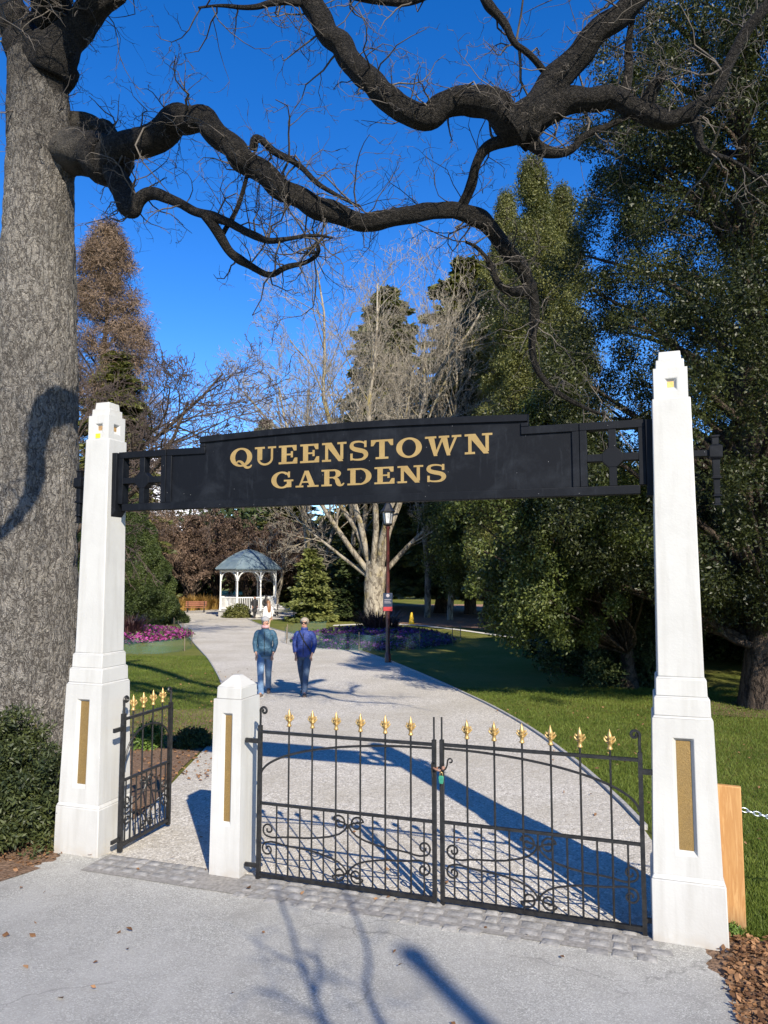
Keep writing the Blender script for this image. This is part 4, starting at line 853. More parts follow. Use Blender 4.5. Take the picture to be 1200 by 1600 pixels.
# ------------------------------------------------------------------ evergreen trees
egg = lambda f: max(.05, math.sin(PI * (.10 + .90 * f) ** .85)) ** .7
cone_ = lambda f: (min(1, f / .08) ** .5) * max(.0, 1 - f) ** .62 + .02
spire = lambda f: (min(1, f / .12) ** .5) * max(.0, 1 - f) ** .8 * 1.1 + .03
column2 = lambda f: (min(1, f / .10) ** .5) * (max(.0, 1 - f) ** .26) * 1.05 + .04
column = lambda f: (min(1, f / .12) ** .5) * (max(.0, 1 - f) ** .45) * 1.05 + .04
dome = lambda f: max(.05, 1 - f ** 2.4) ** .6 * (.72 + .28 * min(1, f / .3))
G1 = 'evergreen trees beside the path'
tA = broadleaf('evergreen_oak', 'towering dark evergreen with glossy olive leaves whose trunk stands in the mulch behind the chain', gD(1192, 15.1), 1.9, 14.6, 4.3, 21, 'holm', column2, 1050, 560, .40, .068, .60, G1, .38, limbs=150, inner=.3, asp=.42)
tB = broadleaf('evergreen_oak', 'pale olive upright evergreen whose tips rise left of the towering dark tree', gD(845, 38), 1.5, 25.0, 3.7, 22, 'olive', spire, 460, 420, .58, .12, .55, G1, .3, limbs=60)
tC = broadleaf('evergreen_shrub_tree', 'bright leafy evergreen with low hanging branches just left of the towering one', gD(985, 18.2), 1.35, 6.6, 1.85, 23, 'laurel', egg, 300, 360, .34, .075, .75, G1, .14, limbs=90, off=(-2.3, -1.9))
tD = broadleaf('dark_evergreen', 'dense dark round-topped evergreen above the last letters of the sign', gD(765, 56), 2, 24.2, 4.4, 24, 'holm', dome, 400, 420, .95, .19, .5, G1, .3, limbs=60)
tE = broadleaf('evergreen_shrub_tree', 'spreading olive-green tree with a brown trunk beside the yellow cone', gD(772, 46), 2.2, 10.5, 4.3, 25, 'laurel', egg, 400, 400, .75, .15, .6, G1, .42, limbs=90)
copy_tree(tA, 'dark evergreen behind the towering one, showing at the edge of the photo above the chain', gD(1330, 30), 2.1, (1.2, 1.2, 1.3))
copy_tree(tD, 'dark evergreen standing in the shade behind the bright leafy one', gD(1000, 25), 1.2, (.54, .54, .26))
copy_tree(tC, 'dark leafy evergreen low in the shade behind the lawn-side pillar', gD(1020, 23.5), 2.4, (1.5, 1.5, .9))
copy_tree(tE, 'large shaded evergreen far back behind the round lawn bed', gD(830, 60), 1.0, (1.2, 1.2, 1.25))
copy_tree(tE, 'wide evergreen far back between the brown-trunked tree and the bare forked one', gD(690, 64), 3.3, (1.1, 1.1, 1.2))
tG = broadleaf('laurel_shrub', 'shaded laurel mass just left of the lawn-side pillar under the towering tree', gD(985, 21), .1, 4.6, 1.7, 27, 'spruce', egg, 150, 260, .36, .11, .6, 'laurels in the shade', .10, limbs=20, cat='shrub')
for lb, px, D, k_ in (('shaded laurel mass under the low bright branches left of the pillar', 920, 21.5, .95), ('shaded laurel mass right of the lawn-side pillar, nearest the small bright spruce', 1090, 27, 1.5), ('shaded laurel mass directly behind the dark trunk in the mulch', 1205, 24, 1.5), ('shaded laurel mass showing only its leaves at the photo edge past the dark trunk', 1330, 20, 1.3), ('large shaded laurel mass in the gap between pillar and dark trunk', 1140, 32, 1.9), ('shaded laurel mass filling the dark gap right of the low bright branches', 940, 18.8, .85), ('tall shaded laurel mass close left of the pillar shaft', 990, 19.3, 1.0)):
    copy_tree(tG, lb, gD(px, D), px * .01, k_)
copy_tree(tB, 'shorter pale olive evergreen spire leaning left of the taller one', gD(800, 50), 2.2, (1.0, 1.0, 1.18))
copy_tree(tB, 'slim olive evergreen spire half hidden between the pale one and the towering tree', gD(890, 40), 4.0, (.8, .8, .98))
# conifers
G2 = 'conifers around the gazebo'
conifer('conifer', 'bushy olive spruce standing right of the gazebo', gD(487, 50), 4.9, 1.95, 31, 'brightspruce', .15, 26, 16, 40, .28, .2, .6, group=G2)
conifer('conifer', 'darker narrow spruce between the olive one and the big forked trunk', gD(545, 51), 5.2, 1.35, 32, 'spruce', .15, 26, 11, 30, .30, .2, .7, group=G2)
cc = conifer('tall_conifer', 'tall dark-green conifer rising behind the bare maples above the sign', gD(603, 74), 33, 8.0, 33, 'olive', 2, 64, 26, 60, .60, .25, .50, group=G2, trunk_r=.5)
conifer('tall_conifer', 'olive broad-topped conifer behind the bare branches near the dark round evergreen', gD(735, 62), 30.5, 7.5, 34, 'olive', 2, 60, 26, 60, .55, .2, .42, group=G2, trunk_r=.5)
conifer('young_spruce', 'small bright green spruce in the shade behind the lawn-side pillar', gD(1118, 25), 2.9, .85, 35, 'brightspruce', .1, 20, 11, 26, .15, .15, .8, group=G2, trunk_r=.05)
conifer('young_spruce', 'little sunlit conifer under the spreading tree near the yellow cone', gD(822, 36), 4.3, 1.0, 36, 'brightspruce', .2, 22, 10, 24, .22, .2, .8, group=G2, trunk_r=.06)
broadleaf('larch', 'soft brown larch-like tree towering behind the oak trunk', gD(150, 60), 2, 32.5, 6.6, 37, 'larch', cone_, 620, 260, .95, .42, .30, 'conifers around the gazebo', .4, limbs=60, asp=.085, flat=.8, droop=.3, inner=.25)
conifer('tall_conifer', 'dark olive conifer behind the pillar with the yellow sticker', gD(172, 57), 21, 5.2, 38, 'olive', 1, 56, 22, 60, .42, .35, .5, group=G2, trunk_r=.3)
copy_tree(cc, 'dark conifer far back beyond the gazebo roof', gD(455, 92), 1.0, (.95, .95, .42))
copy_tree(cc, 'lone pointed conifer tip rising behind the sign beam far away', gD(412, 125), 2.0, (.8, .8, .92))
# clipped yew cone
rg = np.random.default_rng(41); yl = gD(152, 47); t = thing('clipped_yew', 'huge clipped yew cone beside the path left of the gazebo', 'tree', yl)
n = 75000; f = 1 - rg.random(n) ** .62; a = rg.uniform(0, 2 * PI, n); H_ = 9.6; rad = 5.1 * (1 - f) ** .52
rad = rad * (1 + .05 * np.sin(a * 5 + f * 20) + .05 * np.sin(a * 9 - f * 33) + rg.normal(0, .010, n)); c = np.stack([rad * np.cos(a), rad * np.sin(a), .05 + H_ * f], 1)
leafcloud(rg, c, .07, 4, .11, .5, out=.8).build('crown', M['yew'], t); MB().tube([[0, 0, -.1], [0, 0, 5], [0, 0, 9]], [.3, .2, .03], 8).build('trunk', M['treetrunk'], t, smooth=True)
# bare deciduous trees
G3 = 'bare deciduous trees'
mcfg = dict(seg=6, wig=.11, up=.03, lv=4, kids=[12, 8, 5.5, 3.6, 0], ang=.72, ratio=.47, rmin=.015, rr=.40, taper=.75, f0=.24)
d48 = gD(586, 48)
stems = [([math.cos(a) * .35, math.sin(a) * .35, h], [math.cos(a) * sp, math.sin(a) * sp, 1], ln, r) for a, h, sp, ln, r in ((.2, 3.5, .30, 17.5, .23), (1.5, 3.6, .12, 20, .23), (2.6, 3.6, .36, 17, .21), (3.3, 3.2, .62, 13.5, .20), (4.3, 3.4, .22, 18.5, .22), (5.3, 3.3, .5, 14.5, .20), (6.1, 3.0, .95, 9, .19), (3.0, 3.7, .15, 20, .21), (2.9, 2.9, 1.1, 8, .16))]
bare('forked_maple', 'big bare maple whose pale stout trunk forks behind the lamp post', d48, 24, 51, stems, mcfg, 'bareTrunk', 'bareTwig', G3, trunk=([[.1, 0, -.2], [0, 0, .6], [-.08, 0, 1.8], [.05, 0, 2.8], [0, 0, 4.0]], [1.0, .74, .66, .70, .55]), split=1)
tcfg = dict(mcfg, kids=[16, 7.5, 5, 3.2, 0], ang=.58)
def tallbare(label, px, D, H, seed, lean=.0, m='bareTrunk', mt='bareTwig'):
    return bare('bare_tree', label, gD(px, D), H, seed, [([0, 0, -.1], [lean, 0, 1], H * .92, .26), ([0, 0, H * .13], [.28 + lean, .1, 1], H * .75, .16), ([0, 0, H * .16], [-.3 + lean, -.1, 1], H * .72, .16)], tcfg, m, mt, G3)
b1 = tallbare('slender bare tree left of the forked maple against the open sky', 492, 54, 18.5, 52, -.03)
b2 = tallbare('slender bare tree right of the forked maple in front of the olive conifer', 668, 56, 25.5, 53)
copy_tree(b2, 'slender bare tree rising just left of the tall dark-green conifer', gD(552, 60), 1.7, (1, 1, 1.05))
copy_tree(b1, 'slender bare tree between the forked maple and the dark round evergreen', gD(702, 52), 2.6, (.9, .9, 1.15))
wcfg = dict(seg=6, wig=.16, up=.004, lv=4, kids=[10, 6, 4.4, 3.2, 0], ang=.7, ratio=.56, rmin=.007, rr=.55, taper=.75, f0=.2)
bare('bare_tree', 'bare tree fanning fine dark twigs out from behind the oak trunk', gD(95, 30), 15, 55, [([0, 0, 3.0], [.75, -.1, 1], 9.5, .17), ([0, 0, 4.2], [.95, .1, .75], 8.5, .14), ([0, 0, 5.0], [.45, .1, 1.0], 9, .15), ([0, 0, 6.0], [-.5, .2, 1], 8, .14), ([0, 0, 6.5], [1.0, -.2, .45], 7.0, .10)], wcfg, 'treetrunk', 'darkTwig', G3, trunk=([[0, 0, -.2], [0, 0, 3], [0, 0, 7]], [.4, .3, .2]), rmin=.011)
bcfg = dict(seg=5, wig=.17, up=.0, lv=4, kids=[6, 4.5, 3.6, 2.6, 0], ang=.75, ratio=.58, rmin=.012, rr=.55, taper=.75, f0=.15)
bs = [([0, 0, .8], [math.cos(a) * .8, math.sin(a) * .8, 1], 6.0, .13) for a in np.linspace(0, 5.4, 6)]
be = bare('beech_tree', 'low brown-leaved beech right behind the gazebo', gD(385, 72), 9, 56, bs, bcfg, 'treetrunk', 'brownTwig', 'brown beeches behind the gazebo', trunk=([[0, 0, -.2], [0, 0, 1], [0, 0, 3]], [.3, .22, .14]), leafm='beech', leafn=5000, leafs=.16)
for lb, px, D, s_ in (('brown-leaved beech filling the gap right of the yew cone', 300, 74, 1.15), ('taller brown-leaved beech between yew cone and gazebo', 338, 82, 1.35), ('brown-leaved beech right of the gazebo roof', 432, 76, 1.15), ('brown-leaved beech hidden partly by the yew cone', 240, 80, 1.4), ('distant brown-leaved beech beside the olive spruce', 480, 88, 1.35)):
    copy_tree(be, lb, gD(px, D), px * .7, s_)
b4 = bare('birch_tree', 'pale-stemmed birch standing directly right of the gazebo', gD(432, 66), 9, 57, [([0, 0, 0], [.02, 0, 1], 7.5, .16), ([0, 0, 1.5], [-.3, 0, 1], 5.5, .10), ([0, 0, 2.2], [.35, .1, 1], 4.5, .08)], dict(bcfg, kids=[7, 4, 3, 0, 0], lv=3), 'bareTrunk', 'bareTwig', G3, rmin=.014)
# far wood closing the view: nobody could count it
rg = np.random.default_rng(61); pts = []
for i in range(2300):
    px = rg.uniform(-700, 1900); D = rg.uniform(95, 135); x = (px - 600) / 1163 * D; left = 1 - sstep(430, 620, px); hmax = 15.5 - 2.5 * left; z = rg.uniform(-1, 1) ** 3 * .5 * hmax + .5 * hmax * (.9 + .25 * math.sin(px * .021))
    pts.append([x, D, max(0, z) + gz(x, D)])
tag(leafcloud(rg, pts, 2.0, 130, .75, .6).build('distant_wood', M['spruce']), 'dark evergreen wood closing off the back of the gardens', 'woods', kind='stuff')
# bronze-green shrub at the foot of the oak
def shrub(name, label, loc, rx, ry, h, seed, m, n=340, nl=90, cr=.12, leaf=.05, cat='shrub', asp=.34, group=None):
    rg = np.random.default_rng(seed); t = thing(name, label, cat, loc, 0, group); d = nrm(rg.normal(0, 1, (n, 3))); d[:, 2] = np.abs(d[:, 2]); k = rg.random(n) ** .3
    k *= 1 + .22 * np.array([mnoise.noise(Vector((p[0] * 2.5 + seed, p[1] * 2.5, p[2] * 2.5))) for p in d])
    C = d * k[:, None] * np.array([rx, ry, h]); leafcloud(rg, C, cr, nl, leaf, asp, out=.4, fill=.5).build('foliage', M[m], t)
    mb = MB()
    for i in range(26): e = C[i]; mb.tube(smooth2([[e[0] * .1, e[1] * .1, -.03], [e[0] * .4, e[1] * .4, e[2] * .6], e], 2), np.linspace(.014, .004, 12), 4)
    mb.build('stems', M['treetrunk'], t); return t
shrub('yew_shrub', 'bronze-green yew shrub at the foot of the oak beside the pillar', gD(12, 6.95), .68, .55, 1.12, 71, 'shrub', 520, 100, .10, .045)
shrub('garden_shrub', 'dark clipped shrub in the mulch seen past the open pedestrian gate', gp(300, 1165), .30, .28, .24, 72, 'yew', 130, 60, .07, .04)
shrub('garden_shrub', 'yellow-green perennial clump in the mulch behind the open pedestrian gate', gp(232, 1168), .24, .22, .34, 73, 'weed', 60, 40, .06, .07, asp=.3)
shrub('gazebo_bush', 'round dark bush planted against the gazebo balustrade', gD(371, 55.4), 1.0, .7, .85, 74, 'olive', 90, 60, .25, .16, asp=.5)

# ------------------------------------------------------------------ flower beds, tussocks, netting
def blades(rng, c, n, ln, spread, wd, lean=.6):
    a = rng.uniform(0, 2 * PI, n); le = ln * rng.uniform(.55, 1.1, n); ou = rng.uniform(.1, lean, n); b = np.stack([np.cos(a) * spread * rng.random(n), np.sin(a) * spread * rng.random(n), np.zeros(n)], 1) + np.array(c)
    d = np.stack([np.cos(a), np.sin(a), a * 0], 1); s = np.stack([-np.sin(a), np.cos(a), a * 0], 1) * wd
    m = b + d * (le * ou * .4)[:, None] + np.array([0, 0, 1]) * (le * .6)[:, None]; e = b + d * (le * ou)[:, None] + np.array([0, 0, 1]) * (le * (1 - .35 * ou))[:, None]
    v = np.stack([b - s, b + s, m + s * .8, m - s * .8, e + s * .08, e - s * .08], 1).reshape(-1, 3); i = np.arange(n)[:, None] * 6
    return MB().add(v, np.concatenate([i + [0, 1, 2, 3], i + [3, 2, 4, 5]]))
def flax(label, loc, h, n, seed, m='flax', name='flax_plant', cat='plant', sp=.35, wd=.03, lean=.75, group=None):
    rg = np.random.default_rng(seed); return tag(blades(rg, (0, 0, -.03), n, h, sp, wd, lean).build(name, M[m], loc=loc), label, cat, group)
flax('purple flax clump beside the pink flower bed by the pillar', gD(205, 33), 1.35, 240, 81, sp=.5)
flax('dark purple flax clump in the middle of the shaded round bed', gD(592, 34.5), 1.5, 420, 82, sp=.9)
for i, (px, D, h) in enumerate(((284, 68, 1.5), (300, 69, 1.7), (318, 70, 1.6), (333, 71, 1.5), (345, 73, 1.4), (360, 71, 1.3))):
    flax(['golden tussock nearest the yew cone', 'tall golden tussock left of the bench', 'golden tussock behind the red bench', 'golden tussock right of the red bench', 'small golden tussock left of the gazebo', 'golden tussock showing through the gazebo posts'][i], gD(px, D), h, 320, 90 + i, 'tussock', 'tussock_grass', 'grass clump', .6, .035, 1.0, 'golden tussocks')
def flowerbed(name, label, cx, cy, rx, ry, seed, m, n, size, mound=.35):
    rg = np.random.default_rng(seed); r = np.sqrt(rg.random(n)); a = rg.uniform(0, 2 * PI, n); x = cx + rx * r * np.cos(a); y = cy + ry * r * np.sin(a)
    C = np.stack([x, y, [gz(p, q) for p, q in zip(x, y)]], 1); C[:, 2] += mound * (1 - r ** 3) + .08
    t = thing(name, label, 'flower bed', (cx, cy, gz(cx, cy))); off = np.array([cx, cy, gz(cx, cy)])
    leafcloud(rg, C - off, .16, 7, size, .8, up=1.2, flat=.45).build('blossoms', M[m], t)
    C2 = C.copy(); C2[:, 2] -= .07; leafcloud(rg, C2[: n // 2] - off, .22, 8, size * 1.3, .6, flat=.6).build('leaves', M['bedgreen'], t)
    return t
bl = gp(215, 996); flowerbed('flower_bed', 'bed of bright magenta heather by the path edge near the oak', bl[0] - .3, bl[1], 2.6, 4.2, 83, 'pinkflower', 2600, .12, .32)
bc = np.array([-.5, 33.5]); flowerbed('flower_bed', 'shaded round bed of violet flowers ringed with netting behind the lamp post', bc[0], bc[1], 3.5, 5.2, 84, 'violetflower', 3200, .12, .35)
def netting(label, P, h, seed):
    P = resample(P, 40); rg = np.random.default_rng(seed); t = thing('garden_netting', label, 'netting', (P[0][0], P[0][1], 0)); o = np.array([P[0][0], P[0][1]]); v = []
    for i, p in enumerate(P):
        z = gz(*p)
        for f in (0, .33, .66, 1): v.append([p[0] - o[0] + rg.normal(0, .02), p[1] - o[1] + rg.normal(0, .02), z + f * h * (1 + .08 * math.sin(i * 2.1))])
    MB().add(v, [[i * 4 + j, i * 4 + j + 1, i * 4 + j + 5, i * 4 + j + 4] for i in range(39) for j in range(3)]).build('mesh_sheet', M['net'], t, smooth=True)
    for i in range(0, 40, 5):
        p = P[i]; mb = MB(); mb.tube([[p[0] - o[0], p[1] - o[1] + .02, gz(*p) - .05], [p[0] - o[0], p[1] - o[1] + .02, gz(*p) + h * 1.12]], .018, 6, cap=True); mb.build('stake', M['stake'], t)
netting('teal netting fence round the magenta heather bed', [gp(188, 1021), gp(240, 1023), gp(285, 1019), gp(303, 1010), gp(285, 990), gp(262, 972)], .48, 1)
netting('teal netting fence round the shaded round bed', [(bc[0] + 3.9 * math.cos(a), bc[1] + 5.7 * math.sin(a)) for a in np.linspace(-.1, -PI - .9, 30)], .62, 2)

# ------------------------------------------------------------------ gazebo
t = thing('gazebo', 'white octagonal gazebo with a domed blue-grey roof at the end of the path', 'gazebo', gc, .22)
n8 = 8; Rg = 2.28; fl = .52
MB().revolve((0, 0, 0), [(2.42, -.1), (2.42, fl - .06), (2.48, fl - .06), (2.48, fl)], 8, PI / 8).build('floor', M['concrete'], t)
ang = [PI / 8 + i * PI / 4 for i in range(8)]
for i, a in enumerate(ang):
    x, y = Rg * math.cos(a), Rg * math.sin(a); p = thing; mb = MB()
    mb.revolve((x, y, 0), [(.085, -.1 if True else fl), (.085, fl + .12), (.062, fl + .16), (.055, 3.35), (.09, 3.42), (.09, 3.62)], 8); po = mb.build('post', M['gwhite'], t)
    mb = MB()
    for b_ in (i + 1, i - 1):
        a2 = PI / 8 + b_ * PI / 4; q = np.array([Rg * math.cos(a2) - x, Rg * math.sin(a2) - y, 0]); q = nrm(q)
        P = [np.array([x, y, 2.75]) + q * (.06 + .62 * (1 - math.cos(u))) + np.array([0, 0, .72 * math.sin(u)]) for u in np.linspace(0, PI / 2, 8)]; mb.tube(P, .045, 4)
    mb.build('arch_bracket', M['gwhite'], po)
for i in range(8):
    a, b_ = ang[i], ang[(i + 1) % 8]; p0 = np.array([Rg * math.cos(a), Rg * math.sin(a), 0]); p1 = np.array([Rg * math.cos(b_), Rg * math.sin(b_), 0])
    mb = MB(); mb.tube([p0 + [0, 0, 3.55], p1 + [0, 0, 3.55]], .10, 4); mb.build('lintel', M['gwhite'], t)
    if i == 1: continue
    mb = MB(); mb.tube([p0 + [0, 0, fl + .98], p1 + [0, 0, fl + .98]], .045, 6); mb.tube([p0 + [0, 0, fl + .12], p1 + [0, 0, fl + .12]], .035, 6)
    for k in range(1, 13): c = p0 + (p1 - p0) * k / 13; mb.tube([c + [0, 0, fl + .12], c + [0, 0, fl + .96]], .024, 4)
    mb.build('balustrade', M['gwhite'], t)
prof = [(2.66, 3.60), (2.72, 3.68), (2.50, 3.88), (2.12, 4.20), (1.68, 4.52), (1.2, 4.80), (.7, 5.03), (.28, 5.17), (.06, 5.22)]
mb = MB().revolve((0, 0, 0), prof, 8, PI / 8); rf = mb.build('roof', M['slate'], t, smooth='flat')
mb = MB()
for a in ang: mb.tube([[r * math.cos(a) * 1.005, r * math.sin(a) * 1.005, z + .012] for r, z in prof[1:]], .035, 5)
mb.build('hip_rib', M['slate'], rf)
MB().revolve((0, 0, 5.2), [(.07, 0), (.05, .12), (.09, .2), (.03, .3), (.022, .9), (.06, .96), (.005, 1.5)], 8).build('finial', M['blackpaint'], rf)
def bench(label, loc, rz, m, group='park benches'):
    t = thing('park_bench', label, 'bench', loc, rz, group); mb = MB()
    for k in range(3): mb.box(-.9, .9, -.22 + k * .15, -.09 + k * .15, .43, .47)
    mb.build('seat', M[m], t); mb = MB()
    for k in range(3): mb.box(-.9, .9, .245 + k * .03, .275 + k * .03, .55 + k * .15, .67 + k * .15)
    mb.build('backrest', M[m], t)
    for x in (-.7, .7):
        mb = MB(); mb.box(x - .03, x + .03, -.2, -.14, -.02, .43); mb.box(x - .03, x + .03, .20, .244, -.02, .95); mb.box(x - .031, x + .031, -.14, .20, .38, .425); mb.build('leg', M['blackpaint'], t)
bench('red-brown timber bench left of the gazebo among the tussocks', gD(306, 64.5), .1, 'benchwood')
bench('grey bench right of the gazebo beside the olive spruce', gD(446, 57), -.2, 'concrete')
# ------------------------------------------------------------------ lamp post, cone, unseen street lamp behind the viewer
lp = gp(606, 1035); t = thing('lamp_post', 'slim maroon lamp post with a black lantern beside the shaded round bed', 'lamp post', lp)
MB().revolve((0, 0, 0), [(.10, -.05), (.10, .25), (.075, .30), (.065, .34), (.058, 2.4), (.052, 4.25), (.075, 4.28), (.075, 4.34)], 12).build('pole', M['maroon'], t, smooth='auto')
mb = MB(); mb.revolve((0, 0, 4.34), [(.05, 0), (.14, .05), (.15, .09), (.13, .10)], 6); mb.revolve((0, 0, 4.80), [(.23, 0), (.24, .03), (.15, .15), (.09, .28), (.05, .32), (.05, .36), (.02, .46)], 6)
for k in range(6): a = k * PI / 3; mb.tube([[.13 * math.cos(a), .13 * math.sin(a), 4.44], [.19 * math.cos(a), .19 * math.sin(a), 4.80]], .012, 4)
ln = mb.build('lantern', M['blackpaint'], t); MB().revolve((0, 0, 4.44), [(.115, 0), (.17, .36)], 6).build('lantern_glass', M['lglass'], ln)
mb = MB(); mb.box(-.15, .15, -.075, -.060, 1.62, 2.2); nb = mb.build('notice_panel', M['navy'], t, bevel=.01)
MB().box(-.14, .14, -.079, -.0755, 1.63, 1.76).build('notice_band', M['red'], nb)
mb = MB(); mb.revolve((0, 0, 0), [(.055, 0), (.055, .004)], 14); vv = np.concatenate(mb.v); vv = np.stack([vv[:, 0], -.0755 - vv[:, 2], vv[:, 1] + 2.12], 1); MB().add(vv, np.concatenate(mb.q), mb.p).build('notice_mark', M['signwhite'], nb)
mb = MB(); [mb.box(-.11, .11 - .03 * (i % 2), -.0785, -.0755, 1.98 - i * .05, 1.995 - i * .05) for i in range(3)]; mb.build('notice_print', M['signwhite'], nb)
cl = gD(643, 46.5); t = thing('traffic_cone', 'yellow cone on the sunlit grass past the shaded round bed', 'cone', cl); mb = MB(); mb.revolve((0, 0, 0), [(.20, .03), (.17, .06), (.14, .30), (.10, .55), (.06, .72), (.045, .74)], 16); mb.build('cone', M['yellow'], t, smooth='auto'); mb = MB(); mb.box(-.23, .23, -.23, .23, -.01, .03); mb.build('base', M['yellow'], t, bevel=.01)
sl_ = np.array([4.27, -6.5]); t = thing('street_lamp', 'timber street lamp behind the viewer whose shadow lies across the driveway', 'street lamp', (sl_[0], sl_[1], gz(*sl_)))
MB().revolve((0, 0, 0), [(.11, -.1), (.10, 2.0), (.075, 6.75), (.075, 6.8)], 14).build('pole', M['stake'], t, smooth='auto'); MB().ball((0, 0, 6.86), (.10, .10, .09)).build('lamp_head', M['lglass'], t, smooth=True)

t = thing('street_tree', 'bare street tree behind the viewer that dapples the driveway with branch shadows', 'tree', (6, -9.2, gz(6, -9.2)))
o_ = np.array([6, -9.2, gz(6, -9.2)]); tw = []; rng = np.random.default_rng(77); e0 = drop([(560, 1700)], 6.)[0]
MB().tube(smooth2(np.array([[6, -9.2, .6], [5.7, -8.8, 4], [5.0, -7.6, 6.6]]) - o_, 2), np.linspace(.16, .10, 12), 10).build('trunk', M['treetrunk'], t, smooth=True)
mb = MB(); mb.tube(smooth2(np.array([[5.0, -7.6, 6.6], [4.2, -6.4, 6.1], [2.9, -4.1, 4.7], e0]) - o_, 2), np.linspace(.09, .034, 18), 8)
mb.tube(smooth2(np.array([[5.0, -7.6, 6.5], [5.8, -8.5, 7.4], [6.5, -9.6, 8.3]]) - o_, 2), np.linspace(.10, .02, 12), 8); mb.build('limbs', M['treetrunk'], t, smooth=True)
mb = MB()
for pts, r0 in (([(560, 1700), (535, 1640), (505, 1600), (490, 1555), (468, 1510), (455, 1450), (436, 1405), (428, 1378)], .027), ([(560, 1700), (612, 1640), (590, 1595), (568, 1545), (578, 1495), (560, 1440), (538, 1400), (530, 1370)], .026), ([(490, 1555), (500, 1520), (494, 1495), (470, 1485)], .020), ([(468, 1510), (430, 1490), (395, 1470)], .009), ([(505, 1600), (450, 1560), (400, 1545)], .008)):
    Q = smooth2(drop(pts, 6.) - o_, 2); mb.tube(Q, np.linspace(r0, .006, len(Q)), 6)
    for _ in range(7):
        i = rng.integers(2, len(Q) - 1); d = rng.normal(0, 1, 3); grow(rng, tw, Q[i], nrm(d), rng.uniform(.2, .5), .006, 0, dict(tdc, lv=1, kids=[2, 0]))
mb.build('drooping_branch', M['darkTwig'], t, smooth=True); tubes(tw, 0, 9).build('twigs', M['darkTwig'], t)
